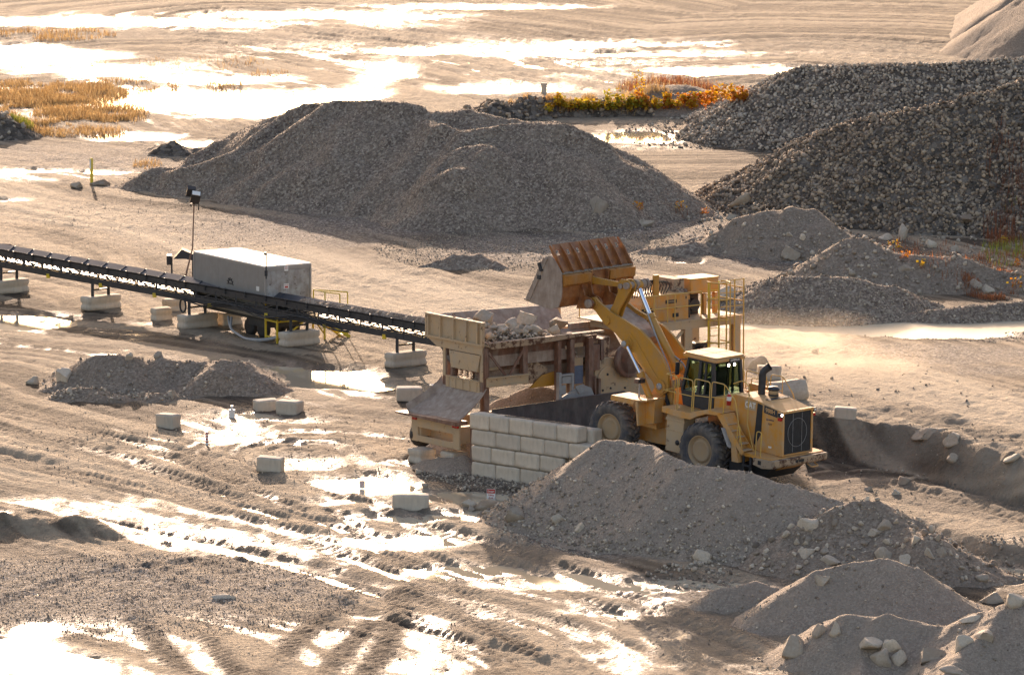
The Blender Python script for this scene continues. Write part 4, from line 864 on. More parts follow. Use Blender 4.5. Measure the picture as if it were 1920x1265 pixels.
m = MB(); m.lathe([(.16, 3.16), (.16, 3.26), (.19, 3.27), (.19, 3.40)], 24, (-1.72, -.32, 0), 'z'); q = m.build('air_cleaner', 'tan', ld); m = MB(); m.lathe([(.19, 3.40), (.215, 3.41), (.215, 3.49), (.15, 3.54), (.001, 3.55)], 24, (-1.72, -.32, 0), 'z'); m.lathe([(.195, 3.2), (.195, 3.265)], 24, (-1.72, -.32, 0), 'z'); m.build('cleaner_cap', 'darksteel', q)
# ladder and rails on the near side, rails on the far side
m = MB()
for y in (1.06, 1.58): m.bar((-.80, y, 2.58), (-2.05, y, 1.32), .035, .16)
ldr = m.build('boarding_ladder', 'yellow', ld)
for k in range(6):
    t_ = (k+.5)/6; m = MB(); f, u = -.85-1.2*t_, 2.56-1.24*t_; m.box(f-.13, f+.11, 1.07, 1.57, u-.02, u+.01); m.build('step', 'tan', ldr)
for f in (-1.98, -2.32):
    m = MB(); m.box(f-.05, f+.05, 1.40, 1.45, .55, 1.25); m.build('rubber_strap', 'black', ldr)
m = MB(); m.box(-2.34, -1.96, 1.36, 1.50, .58, .66); m.box(-2.34, -1.96, 1.36, 1.50, .86, .92); m.build('lower_step', 'darksteel', ldr)
RL = [[(1.92, 1.0, 2.36), (1.92, 1.0, 3.58), (1.92, 1.55, 3.58), (1.3, 1.58, 3.58), (1.3, 1.58, 2.36)], [(1.22, 1.58, 2.36), (1.22, 1.58, 3.58), (.54, 1.58, 3.58), (.54, 1.58, 2.4)],
      [(.46, 1.58, 2.42), (.46, 1.58, 3.66), (-.30, 1.58, 3.66), (-.30, 1.58, 2.62)], [(-.38, 1.58, 2.62), (-.38, 1.58, 3.70), (-1.0, 1.58, 3.70), (-1.55, 1.58, 3.2), (-2.0, 1.58, 1.5)],
      [(-.95, 1.04, 3.66), (-1.4, 1.04, 3.86), (-1.72, 1.04, 3.7), (-1.72, 1.04, 2.3), (-2.1, 1.04, 1.35)], [(-1.72, 1.56, 1.2), (-1.72, 1.56, 2.26), (-1.8, 1.50, 2.26), (-1.8, 1.48, 1.2)], [(-2.52, 1.42, 1.2), (-2.52, 1.42, 2.22), (-2.76, 1.42, 2.22), (-2.76, 1.42, 1.25)],
      [(1.9, -1.55, 2.36), (1.9, -1.55, 3.55), (.8, -1.55, 3.58), (.8, -1.55, 2.4)], [(.7, -1.55, 2.4), (.7, -1.55, 3.6), (-.3, -1.55, 3.55), (-.3, -1.55, 2.6)], [(-.5, -1.55, 2.6), (-.5, -1.55, 3.64), (-1.08, -1.55, 3.66), (-1.62, -1.55, 3.1), (-2.2, -1.55, 1.4)], [(.22, -1.3, 2.5), (.22, -1.3, 3.42), (-.6, -1.3, 3.46), (-.6, -1.3, 2.62)]]
for r_ in RL: m = MB(); m.rail(r_, .021, .12, 6); m.build('handrail', 'railyellow', ld)
m = MB()
for a, b in (((1.92, 1.05, 2.98), (1.92, 1.55, 2.98)), ((1.92, 1.58, 2.98), (1.3, 1.58, 2.98)), ((1.22, 1.58, 2.98), (.54, 1.58, 2.98)), ((.46, 1.58, 3.04), (-.30, 1.58, 3.1)), ((-.38, 1.58, 3.12), (-1.0, 1.58, 3.18)), ((-1.0, 1.58, 3.68), (-1.0, 1.58, 2.62)), ((1.9, -1.55, 2.98), (.8, -1.55, 2.98)), ((.7, -1.55, 3.0), (-.3, -1.55, 3.0)), ((-1.08, -1.55, 3.66), (-1.08, -1.55, 2.6)), ((-.5, -1.55, 3.12), (-1.08, -1.55, 3.12))): m.tube([a, b], .018, 6)
m.build('mid_rail', 'railyellow', ld)
m = MB(); m.box(-.55, .35, -1.5, -1.3, 2.4, 3.2); m.box(.4, 1.2, -1.5, -1.1, 2.4, 2.9); m.build('far_side_tank', 'yellow', ld)
m = MB(); m.lathe([(.001, 2.86), (.085, 2.88), (.085, 3.22), (.05, 3.28), (.03, 3.30)], 16, (-.93, 1.22, 0), 'z'); q = m.build('fire_extinguisher', 'red', ld); m = MB(); m.lathe([(.035, 3.28), (.04, 3.36), (.03, 3.40)], 10, (-.93, 1.22, 0), 'z'); m.lathe([(.087, 3.05), (.087, 3.2)], 16, (-.93, 1.22, 0), 'z'); m.build('label_band', 'white', q)
m = MB(); m.prism([(-.70, 2.5), (-.70, 3.05), (.16, 2.95), (.16, 2.5)], -.78, .78); m.build('cowl', 'yellow', ld)

# ------------------------------------------------------------------ the operator, seated in the cab
def skin(name, pts, edges, mat, parent, root=0, sub=1, mtx=None):
    me = bpy.data.meshes.new(name); me.from_pydata([p[:3] for p in pts], edges, []); o = bpy.data.objects.new(name, me); C.objects.link(o)
    sm = o.modifiers.new('Skin', 'SKIN'); 
    for i, p in enumerate(pts): me.skin_vertices[0].data[i].radius = (p[3], p[4] if len(p) > 4 else p[3])
    me.skin_vertices[0].data[root].use_root = True
    s_ = o.modifiers.new('Sub', 'SUBSURF'); s_.levels = sub; s_.render_levels = sub; me.materials.append(MAT[mat]); o.parent = parent; return o
pe = empty('person', 'loader operator in a lime vest seated in the tinted cab', 'person', None, mat=LM)
pts = [(.84, 0, 3.36, .14, .15), (.82, 0, 3.55, .13, .16), (.80, 0, 3.74, .12, .17), (.81, 0, 3.86, .06), (.83, 0, 3.95, .055), (.84, 0, 4.03, .095, .085),
       (.80, .19, 3.80, .065), (.90, .27, 3.58, .052), (1.14, .19, 3.48, .042), (1.30, .14, 3.52, .036), (.80, -.19, 3.80, .065), (.90, -.27, 3.58, .052), (1.14, -.19, 3.48, .042), (1.30, -.14, 3.52, .036),
       (.95, .11, 3.34, .10), (1.28, .13, 3.34, .075), (1.36, .13, 3.06, .055), (.95, -.11, 3.34, .10), (1.28, -.13, 3.34, .075), (1.36, -.13, 3.06, .055)]
ed = [(0, 1), (1, 2), (2, 3), (3, 4), (4, 5), (2, 6), (6, 7), (7, 8), (8, 9), (2, 10), (10, 11), (11, 12), (12, 13), (0, 14), (14, 15), (15, 16), (0, 17), (17, 18), (18, 19)]
skin('body', pts, ed, 'darksteel', pe, 0, 1)
m = MB(); m.lathe([(.19, 3.40), (.205, 3.55), (.215, 3.74), (.16, 3.84), (.08, 3.87)], 20, (.81, 0, 0), 'z'); m.build('safety_vest', 'lime', pe)
m = MB(); m.lathe([(.135, 4.045), (.12, 4.06), (.11, 4.12), (.06, 4.165), (.001, 4.17)], 18, (.83, 0, 0), 'z'); m.build('hard_hat', 'darksteel', pe)
for s in (1, -1): 
    m = MB(); m.tube([(1.30, s*.14, 3.52), (1.36, s*.13, 3.53)], [.035, .03], 8)
    for k in range(5): m.tube([(1.34, s*(.10+.018*k), 3.53), (1.39, s*(.10+.018*k), 3.54), (1.39, s*(.10+.018*k), 3.50)], .009, 5)
    m.build('hand', 'skin', pe)
# ------------------------------------------------------------------ concrete blocks
def block_mesh(L, W_, H_, seed, groove=False, r=.05):
    """cast block with worn rounded edges, centred on x,y, standing on z=0"""
    bm = bmesh.new(); bmesh.ops.create_cube(bm, size=1)
    bmesh.ops.subdivide_edges(bm, edges=bm.edges, cuts=7, use_grid_fill=True); rs = np.random.default_rng(seed); so = Vector((seed*3.1, 0, 0))
    for v in bm.verts:
        p = Vector((v.co.x*L, v.co.y*W_, v.co.z*H_)); h = Vector((L/2, W_/2, H_/2)); q = Vector([max(-h[i]+r, min(h[i]-r, p[i])) for i in range(3)])
        d = p-q
        if d.length > 1e-6: p = q+d.normalized()*r
        if groove:
            g = math.exp(-((p.z+.02)/.055)**2)*.055
            if abs(p.x) > L/2-r*1.2: p.x -= math.copysign(g, p.x)
            if abs(p.y) > W_/2-r*1.2: p.y -= math.copysign(g, p.y)
        n = mnoise.noise(p*2.2+so)*.022 + mnoise.noise(p*7+so)*.010
        p = p*(1+n/max(.3, p.length)); v.co = p+Vector((0, 0, H_/2))
    me = bpy.data.meshes.new('concrete_block'); bm.to_mesh(me); bm.free(); me.polygons.foreach_set('use_smooth', [True]*len(me.polygons)); me.materials.append(MAT['concrete']); return me
BM = {}
def block(loc, rz, L=1.2, W_=.61, H_=.61, label='', group=None, groove=False, seed=None, tilt=(0, 0)):
    key = (L, W_, H_, groove, (seed or 0) % 4)
    if key not in BM: BM[key] = block_mesh(L, W_, H_, (seed or 0) % 4+int(L*10), groove)
    o = bpy.data.objects.new('concrete_block', BM[key]); C.objects.link(o); o.location = loc; o.rotation_euler = (tilt[0], tilt[1], rz)
    return tag(o, label, 'concrete block', group)
wa = math.atan2(WA.y, WA.x)
ordn = ['left end', 'second from the left', 'middle', 'fourth from the left', 'right end', 'far right']
rown = ['bottom course', 'second course from the ground', 'third course from the ground', 'top course']
rows = {0: [(0, 1.22), (1.22, 2.44), (2.44, 3.66), (3.66, 4.88)], 1: [(0, .98), (.98, 2.2), (2.2, 3.42), (3.42, 4.64)], 2: [(-.02, 1.22), (1.22, 2.46), (2.46, 3.66), (3.66, 4.88), (4.88, 5.9)], 3: [(-.1, .9), (.9, 1.88), (1.88, 3.08), (3.08, 4.28), (4.28, 5.3)]}
sd_i = 0
for r_, L_ in rows.items():
    for i, (a0, a1) in enumerate(L_):
        sd_i += 1; c = WO+WA*((a0+a1)/2)-WE*.31+WE*random.uniform(-.02, .02); c.z = r_*.612-.02+random.uniform(0, .004)
        block(c, wa+random.uniform(-.012, .012), round(a1-a0, 2)-.025, .61, .60, 'pale wall block, %s of the %s' % (ordn[i] if not (r_ < 2 and i == 3) else 'right end', rown[r_]), 'blocks of the retaining wall', False, sd_i)
for i, (a0, a1, off) in enumerate([(4.32, 5.5, .62), (3.1, 4.3, .6)]):
    c = WO+WA*((a0+a1)/2)-WE*(.31+off); c.z = 3*.612-.16; block(c, wa+.03, 1.17, .6, .6, 'rear wall block behind the top course, %s' % ('at its right end' if i == 0 else 'second from its right end'), 'blocks of the retaining wall', False, 31+i)
mx = MB(); n0 = WO+WA*1.5-WE*.25; n0.z = 2.452; n1 = WO+WA*4.7-WE*.33; n1.z = 2.46; mx.bar(n0, n1, .05, .03); tag(mx.build('steel_bar', 'darksteel'), 'thin dark steel bar lying along the top of the block wall', 'steel bar')
# loose blocks in the yard
def yb(px, py, ang, L, W_, H_, label, groove=False, seed=0, dz=0, tilt=(0, 0), group='stray concrete blocks'):
    q = G(px, py); s = scale_at(py, q.z)
    return block((q.x, q.y+W_*.5, q.z-.07+dz), math.radians(ang), L, W_, H_, label, group, groove, seed, (random.uniform(-.05, .05), random.uniform(-.07, .07)))
SB = [(767, 752, 4, 1.05, .6, .62, 'grey block standing alone left of the hopper trailer'), (498, 770, 20, .95, .55, .5, 'block lying at the left of the pair near the yard puddle'), (543, 777, -30, 1.0, .62, .60, 'squarer block at the right of the pair near the yard puddle'),
      (315, 803, -38, .9, .55, .62, 'narrow leaning block at the foot of the lumpy dirt pile'), (506, 883, -12, .98, .58, .58, 'lone notched block in the wet yard left of the trailer'), (769, 956, 2, 1.32, .62, .62, 'sloping-shouldered block standing in the puddle beside the signs'),
      (1442, 712, 6, .9, .6, .6, 'tall pale block behind the exhaust stack of the loader'), (1585, 786, -4, .82, .55, .5, 'white block on the bank edge right of the loader')]
for i, (px, py, an, L, W_, H_, lb) in enumerate(SB): yb(px, py, an, L, W_, H_, lb, False, i+2)
# blocks under the conveyor
CP = [P(744, 664, .6), P(548, 627, .6), P(357, 592, .6), P(173, 559, .6), P(-4, 528, .6)]
cd_ = (CP[3]-CP[0]); cd_.z = 0; cd_.normalize(); cp_ = V3((cd_.y, -cd_.x, 0)) if cd_.y > 0 else V3((-cd_.y, cd_.x, 0))
if cp_.x < 0: cp_ = -cp_
ca = math.atan2(cp_.y, cp_.x)
nmB = ['nearest the hopper', 'by the yellow stairs', 'under the middle of the conveyor', 'left of the white trailer', 'at the left edge of the view']
line0 = CP[0]; FEET = []
for i in range(5):
    L_ = (CP[i]-line0).dot(cd_); foot = line0+cd_*(7.5*i if 0 else L_); FEET.append(L_)
    c = foot+cp_*.47; c.z = T0(np.array([c.x]), np.array([c.y]))[0][0]-.03
    block(c, ca, 1.82, .66, .64, 'grooved footing block under the conveyor legs, %s' % nmB[i], 'footing blocks of the conveyor', True, i)
c = line0+cd_*FEET[2]+cp_*2.2; c.z = -.02; block(c, ca+.04, 1.1, .66, .62, 'second grooved block, right beside the middle conveyor footing', 'footing blocks of the conveyor', True, 2)
yb(302, 600, 25, .85, .62, .6, 'lone grooved block on the ground left of the middle conveyor footing', True, 3); yb(325, 583, 20, 1.0, .6, .6, 'grooved block half hidden behind the conveyor by the white trailer', True, 1)
for i, (px, py, L) in enumerate([(771, 870, .8), (833, 876, .8)]):
    q = P(px, py); q += HA*.5; block((q.x, q.y, 0), math.atan2(HE.y, HE.x), L, .8, .58, 'low cribbing block under the %s corner of the hopper trailer' % ('left' if i == 0 else 'right'), 'cribbing blocks', True, i)

# ------------------------------------------------------------------ belt conveyor
def cv_at(s_, o, z): q = line0+cd_*s_+cp_*o; return V3((q.x, q.y, z))
S0, S1 = -17.0, 33.0
cv = empty('belt_conveyor', 'long black belt conveyor crossing the yard on short legs to the hopper', 'conveyor', cv_at(0, 0, 0)); O0 = cv_at(0, 0, 0)
def cl(s_, o, z): return cv_at(s_, o, z)-O0
ZB, ZT, WC = 1.33, 1.95, .92
def zs(s_): return -.035*max(0, s_-24) + (.0 if s_ > -3 else .0)
m = MB()
for o in (0, WC):
    m.bar(cl(S0, o, ZB+.07), cl(S1, o, ZB+.07), .09, .28); m.bar(cl(S0, o, ZT-.03), cl(S1, o, ZT-.03), .08, .28); m.bar(cl(S0, o, ZB+.26), cl(S1, o, ZB+.26), .04, .05)
    s_ = S0; k = 0
    while s_ < S1-.1:
        m.bar(cl(s_, o, ZB), cl(s_, o, ZT), .08, .08); m.bar(cl(s_, o, ZB+.04), cl(s_+1.5, o, ZT-.1) if k % 2 else cl(s_+1.5, o, ZB+.04), .05); m.bar(cl(s_, o, ZT-.10), cl(s_+1.5, o, ZB+.08), .045); s_ += 1.5; k += 1
s_ = S0
while s_ < S1-.1: m.bar(cl(s_, 0, ZB+.02), cl(s_, WC, ZB+.02), .06); m.bar(cl(s_, 0, ZT-.1), cl(s_+1.5, WC, ZT-.1), .035); s_ += 1.5
m.build('truss', 'darksteel', cv)
m = MB(); sec = [(-.10, ZT+.20), (.20, ZT+.02), (.72, ZT+.02), (WC+.10, ZT+.20), (WC+.10, ZT+.175), (.72, ZT-.0), (.20, ZT-.0), (-.10, ZT+.175)]
ss = np.arange(S0-.5, S1+.6, .75); vs_ = []
for q in ss:
    sag = -.012*abs(math.sin(q*math.pi/1.5)); vs_ += [cl(q, o, z+sag) for o, z in sec]
n = len(sec); m.add(vs_, [(i*n+k, i*n+(k+1) % n, (i+1)*n+(k+1) % n, (i+1)*n+k) for i in range(len(ss)-1) for k in range(n)]); m.build('belt', 'belt', cv)
m = MB(); m.add([cl(S0, .1, ZB+.20), cl(S0, .82, ZB+.20), cl(S1, .82, ZB+.20), cl(S1, .1, ZB+.20), cl(S0, .1, ZB+.18), cl(S0, .82, ZB+.18), cl(S1, .82, ZB+.18), cl(S1, .1, ZB+.18)], [(0, 1, 2, 3), (7, 6, 5, 4), (0, 3, 7, 4), (1, 5, 6, 2)]); m.build('return_belt', 'belt', cv)
m = MB(); r_ = np.random.default_rng(5); pr = []
for q in np.arange(-16, 7.5, .25): pr.append((q, .18+.10*max(0, (6-q)/16)))
vs_ = []
for q, h in pr: h += r_.uniform(-.02, .03); vs_ += [cl(q, .12, ZT+.06), cl(q, .30, ZT+.04+h*.7), cl(q, .46, ZT+.06+h), cl(q, .62, ZT+.04+h*.7), cl(q, .80, ZT+.06)]
m.add(vs_, [(i*5+k, i*5+k+1, (i+1)*5+k+1, (i+1)*5+k) for i in range(len(pr)-1) for k in range(4)]); m.build('crushed_load', 'gravel', cv)
s_ = S0+.75; i = 0
while s_ < S1:
    m = MB(); m.bar(cl(s_, -.06, ZT-.02), cl(s_, WC+.06, ZT-.02), .06)
    for a, b in (((-.06, ZT+.16), (.22, ZT-.02)), ((.24, ZT-.025), (.68, ZT-.025)), ((.70, ZT-.02), (WC+.06, ZT+.16))): m.tube([cl(s_, *a), cl(s_, *b)], .055, 8)
    for o in (-.09, WC+.09): m.bar(cl(s_, o, ZT-.06), cl(s_, o, ZT+.19), .05)
    m.build('idler_set', 'darksteel', cv); s_ += 1.5; i += 1
s_ = S0+1
while s_ < S1:
    m = MB(); m.tube([cl(s_, .03, ZB-.02), cl(s_, WC-.03, ZB-.02)], .05, 8); 
    q = m.build('return_roller', 'darksteel', cv); m = MB(); m.box(-.09, .09, -.05, .05, -.16, .04, Matrix.Translation(cl(s_, -.05, ZB))); m.box(-.09, .09, -.05, .05, -.16, .04, Matrix.Translation(cl(s_, WC+.05, ZB))); m.build('roller_guard', 'safety', q); s_ += 4.2
for i in range(5):
    for o in (0.02, WC-.02):
        m = MB(); m.bar(cl(FEET[i], o, .58), cl(FEET[i], o, ZB+.08), .13, .13); m.bar(cl(FEET[i]-.12, o, .59), cl(FEET[i]+.12, o, .59), .22, .03); m.build('leg', 'darksteel', cv)
    m = MB(); m.bar(cl(FEET[i], 0, .98), cl(FEET[i], WC, .98), .07, .07); m.build('leg_brace', 'darksteel', cv)
for k in range(3):
    m = MB(); pts = [cl(FEET[2]+2-k*.4, -.08, ZB+.1)]+[cl(FEET[2]-j*.9-k*.3, -.12-.03*k, ZB+.02-.17*math.sin(j*1.05+k)) for j in range(1, 14)]; m.tube(pts, .028, 6); m.build('hanging_cable', 'black', cv)
m = MB(); pts = [cl(FEET[2]+.25, -.1, ZB-.2+0)+V3((.0, 0, 0))]
rg = [cl(FEET[2]+.28+.22*math.cos(a), -.12, ZB-.28+.30*math.sin(a)) for a in [2*math.pi*k/18 for k in range(19)]]; m.tube(rg, .045, 6, False); m.build('cable_coil', 'black', cv)

# ------------------------------------------------------------------ white office trailer on wheels, its stairs, the light mast
Ta = math.radians(-57); TO = P(498, 641, 0); TX = V3((math.cos(Ta), math.sin(Ta), 0)); TY = V3((math.sin(Ta), -math.cos(Ta), 0))   # x towards the near end, y = -camera right
TY = V3((-TX.y, TX.x, 0))
TM = basis(TX, TY, V3((0, 0, 1)), TO)
tr = empty('office_trailer', 'white-roofed box trailer with shade-grey sides standing behind the conveyor', 'trailer', None, mat=TM)
TL, TW, Z0, Z1 = 6.2, 2.3, 1.05, 3.34
m = MB(); m.box(-TL, 0, 0, TW, Z0, Z1-.06)
for k in range(60): x = -TL+.1+k*.1; m.box(x, x+.035, -.014, .001, Z0+.1, Z1-.14)
m.build('trailer_body', 'box', tr)
m = MB(); m.box(-TL-.03, .03, -.03, TW+.03, Z1-.06, Z1); m.build('roof', 'boxroof', tr)
m = MB()
for x in (-TL, 0):
    for y in (0, TW): m.box(x-.06, x+.035, y-.035, y+.035, Z0, Z1-.065)
m.box(-TL, 0, -.03, -.005, Z0-.02, Z0+.1); m.box(.002, .032, .04, TW-.04, Z1-.2, Z1-.07); m.box(.002, .03, .04, TW-.04, Z0-.02, Z0+.1); m.build('corner_post', 'box', tr)
m = MB(); m.box(.001, .018, .08, TW-.08, Z0+.1, Z1-.24)
for k in range(4): m.box(.018, .024, .1, TW-.1, Z0+.3+k*.45, Z0+.33+k*.45)
m.box(.018, .03, 1.12, 1.16, Z0+.1, Z1-.3); m.build('end_door', 'boxdoor', tr)
m = MB(); m.box(.033, .04, .95, 1.15, Z1-.28, Z1-.05); q = m.build('notice', 'white', tr); m = MB()
for u in (.09, .14, .19): m.box(.0405, .042, .98, 1.12, Z1-.28+u, Z1-.265+u)
m.build('notice_print', 'red', q)
m = MB(); m.box(.025, .032, .93, 1.18, 2.28, 2.50); q = m.build('notice', 'white', tr); text('lettering', 'DANGER', .055, 'red', q, basis((0, 1, 0), (0, 0, 1), (1, 0, 0), (.034, 1.055, 2.44)), .001); m = MB(); m.box(.0325, .034, .97, 1.14, 2.31, 2.39); m.build('notice_print', 'red', q)
m = MB(); m.box(-.75, -.5, -.02, -.014, 2.18, 2.38); m.build('paper_notice', 'white', tr)
m = MB(); cx, cz = -3.0, 2.22
for k in range(7): a = math.radians(180*k/6); m.bar((cx+.20*math.cos(a), -.018, cz+.20*math.sin(a)), (cx+.29*math.cos(a), -.018, cz+.29*math.sin(a)), .012, .075, (0, 1, 0))
arc_ = [(cx+.19*math.cos(a), -.018, cz+.19*math.sin(a)) for a in [math.pi*k/14 for k in range(15)]]; m.tube(arc_, .022, 5); m.box(cx-.12, cx+.12, -.024, -.015, cz+.0, cz+.05); m.build('gear_logo', 'black', tr)
m = MB(); m.tube([(.06, .02, Z1-.55), (.06, .02, Z1+.55)], .025, 8); m.box(0.0, .12, -.07, .03, Z1+.5, Z1+.62); m.lathe([(.07, Z1-.42), (.07, Z1-.18)], 10, (.07, .0, 0), 'z'); m.build('mast_pipe', 'darksteel', tr)
m = MB(); m.box(-TL+.2, -.2, .3, .5, .8, Z0-.02); m.box(-TL+.2, -.2, 1.8, 2.0, .8, Z0-.02); m.box(-1.9, -.3, .25, 2.05, .55, .85); m.build('chassis', 'darksteel', tr)
for x in (-1.0, -2.1):
    for y in (.5, 2.0):
        m = MB(); m.lathe([(.20, -.13), (.36, -.14), (.41, -.08), (.41, .08), (.36, .14), (.20, .13)], 24, (x, y, .41)); wq = m.build('wheel', 'black', tr)
m = MB(); m.box(-TL-.8, -TL-.1, .5, 1.8, 1.1, 1.5); m.build('hitch_box', 'darksteel', tr)
for k in range(2):
    m = MB(); m.rail([(-2.6-.3*k, -.2, .8), (-2.2, -.5, .35), (-.6, -.7, .12), (.6, -.5, .15+.05*k), (1.2, .2, .4)], .06, .4); m.build('hose', 'grey', tr)
st = empty('access_stairs', 'yellow steel landing and stairs at the end of the white trailer', 'stairs', None, mat=TM)
m = MB(); m.box(.08, 1.15, -.1, 2.4, .98, 1.05); m.build('landing', 'safety', st)
for x in (.12, 1.1):
    for y in (-.06, 2.35): m = MB(); m.bar((x, y, 0), (x, y, 1.0), .07); m.build('leg', 'safety', st)
m = MB(); m.bar((1.1, -.06, .1), (1.1, 1.3, .95), .06); m.bar((.12, -.06, .3), (1.1, -.06, .3), .06); m.bar((1.1, 2.35, .3), (.12, 2.35, .9), .05); m.build('brace', 'safety', st)
for rl in ([(.12, -.06, 1.05), (.12, -.06, 2.02), (1.1, -.06, 1.85), (1.1, -.06, 1.05)], [(1.1, -.06, 1.85), (1.1, .9, 1.75), (1.1, 1.2, 1.05)], [(.12, 2.38, 1.05), (.12, 2.38, 2.15), (1.1, 2.38, 2.15), (1.1, 2.38, 1.05)], [(.12, 2.38, 2.15), (1.0, 3.6, 2.05), (1.0, 3.6, .0)], [(1.0, 3.2, .1), (1.0, 3.2, 2.0), (1.1, 2.38, 2.15)]):
    m = MB(); m.rail(rl, .028, .04, 6); m.build('handrail', 'safety', st)
for k in range(5):
    m = MB(); m.box(.2, 1.0, 2.45+.25*k, 2.68+.25*k, .85-.18*k, .88-.18*k); m.build('step', 'safety', st)
m = MB(); m.bar((.2, 2.4, 1.0), (.2, 3.7, .05), .04, .16); m.bar((1.0, 2.4, 1.0), (1.0, 3.7, .05), .04, .16); m.build('stringer', 'safety', st)

q = G(352, 540); lt = empty('light_mast', 'tall thin light mast with two black floodlights behind the trailer', 'light mast', (q.x, q.y+1, 0))
b = P(360, 468, 3.0); 
def lz(px, py): d = ray(px, py); t = (q.y+1)/d.y; return V3((d.x*t-q.x, 0, CAM_H+d.z*t))
m = MB(); p0, p1, p2 = lz(345, 505), lz(361, 465), lz(364, 372); m.tube([(p0.x-.5, 0, .0), (p0.x, 0, p0.z-.6), p1, p2], [.05, .045, .035, .03], 8); m.build('pole', 'brown', lt)
for (px, py, h, w_, dx) in ((358, 358, .40, .40, 0), (367, 368, .48, .44, .25)):
    c = lz(px, py); m = MB(); M_ = Matrix.Translation(c+V3((0, -dx, 0))) @ Matrix.Rotation(math.radians(28), 4, 'X') @ Matrix.Rotation(math.radians(12), 4, 'Y'); m.box(-w_/2, w_/2, -.22, .12, -h/2, h/2, M_); fl = m.build('floodlight', 'black', lt)
    m = MB(); m.box(-w_/2+.03, w_/2-.03, -.20, .10, h/2, h/2+.02, M_); m.build('reflector', 'white' if dx else 'black', fl)
m = MB(); c = lz(365, 382); m.box(c.x-.2, c.x+.2, -.05, .05, c.z-.02, c.z+.02); m.bar(c+V3((-.2, 0, 0)), lz(359, 388), .05); m.bar(c+V3((.2, 0, 0)), lz(372, 394), .05); m.build('bracket', 'black', lt)
q2 = G(338, 520); hp = empty('hydraulic_unit', 'dark drawbar unit at the left end of the white trailer', 'machine', (q2.x, q2.y, 0)); m = MB(); m.prism([(-.3, 1.0), (.1, 1.45), (.7, 1.2), (.7, .9), (.3, 1.0)], -.4, .4); m.bar((-.4, 0, .0), (-.4, 0, 1.1), .08); m.bar((.6, 0, 0), (.6, 0, 1.0), .08); m.build('housing', 'darksteel', hp); m = MB(); m.box(-.62, -.4, -.3, .3, .7, 1.15); m.build('motor', 'black', hp)

# ------------------------------------------------------------------ feed hopper trailer (a along its axis, e towards the camera right)
HM = basis(HA, HE, V3((0, 0, 1)), HO); HM = basis(HA, V3((-HA.y, HA.x, 0)), V3((0, 0, 1)), HO)      # y = away from the camera; photo-side distances are -y
hp = empty('feed_hopper', 'rusty tan feed hopper full of rocks on a trailer frame', 'feed hopper', None, mat=HM)
def H(mb, name, mat, par=None, **k): return mb.build(name, mat, par or hp, **k)
# trailer chassis and its tail
m = MB(); m.box(.08, 15.0, .25, .55, .95, 1.6); m.box(.08, 15.0, 2.6, 2.9, .95, 1.6)
for a in np.arange(1, 15, 1.6): m.box(a, a+.15, .55, 2.6, 1.0, 1.5)
H(m, 'chassis', 'tan')
m = MB(); m.box(0, .07, .02, 3.1, 1.34, 1.72); m.box(0, .07, .02, .42, .78, 1.34); m.box(0, .07, 2.7, 3.1, .78, 1.34); m.box(0, .07, .42, 2.7, .80, 1.02); m.box(.55, .6, .42, 2.7, .7, 1.34); tp = H(m, 'tail_panel', 'tan')
m = MB(); m.box(.07, .5, .42, 2.7, .76, .80); H(m, 'tail_shelf', 'tan')
for y0 in (.02, 2.72):
    m = MB(); m.box(-.05, -.001, y0, y0+.42, 1.72-.02, 1.86); lb = H(m, 'light_box', 'tan', tp)
    for k in range(3 if y0 < 1 else 2): m = MB(); m.lathe([(.001, -.075), (.05, -.07), (.065, -.052)], 12, (0, y0+.08+.13*k, 1.66), 'x'); m.lathe([(.065, -.052), (.065, -.001)], 12, (0, y0+.08+.13*k, 1.66), 'x'); H(m, 'tail_lamp', 'redlens', tp)
m = MB(); m.prism([(3.75, 1.78), (3.75, 1.84), (-.15, 1.90), (-.15, 1.74)], -.32, .25, 'x'); H(m, 'tail_apron', 'brown')
for y0 in (3.12,): m = MB(); m.lathe([(.24, 0), (.50, .0), (.52, .04), (.52, .2), (.50, .24), (.24, .24)], 24, (.5, y0-.12, .98)); H(m, 'wheel', 'black')
m = MB(); m.bar((.35, -.38, 0), (.42, -.30, 2.0), .22, .12); H(m, 'stake_post', 'brown')
# apron chute under the feeder: curved sheet
m = MB(); A_ = []
for k in range(9):
    t_ = k/8; a = 1.42-1.45*t_; z = 2.86-1.0*(t_**.75); A_.append((a, z, .30-.32*t_, 3.0+.35*t_))
vs_ = []
for a, z, y0, y1 in A_: vs_ += [(a, y0-.10, z+.14), (a, y0+.05, z+.01), (a, (y0+y1)/2, z-.06), (a, y1-.05, z+.02), (a, y1+.08, z+.28)]
vs2 = [(x+.03, y, z-.03) for x, y, z in vs_]; nn = len(vs_)
fs = [(i*5+k, i*5+k+1, (i+1)*5+k+1, (i+1)*5+k) for i in range(8) for k in range(4)]; fs2 = [tuple(q+nn for q in f[::-1]) for f in fs]
m.add(vs_+vs2, fs+fs2+[(i*5, (i+1)*5, (i+1)*5+nn, i*5+nn) for i in range(8)]+[(i*5+4, i*5+4+nn, (i+1)*5+4+nn, (i+1)*5+4) for i in range(8)]+[(40+k, 40+k+1, 41+k+nn, 40+k+nn) for k in range(4)]); H(m, 'chute', 'duststeel')
m = MB(); m.add([(.05, .3, 1.93), (.6, .5, 2.25), (.3, 1.4, 2.1), (.0, 1.6, 1.95)], [(0, 1, 2, 3)])
AX, YN, YF = 1.38, .34, 2.95
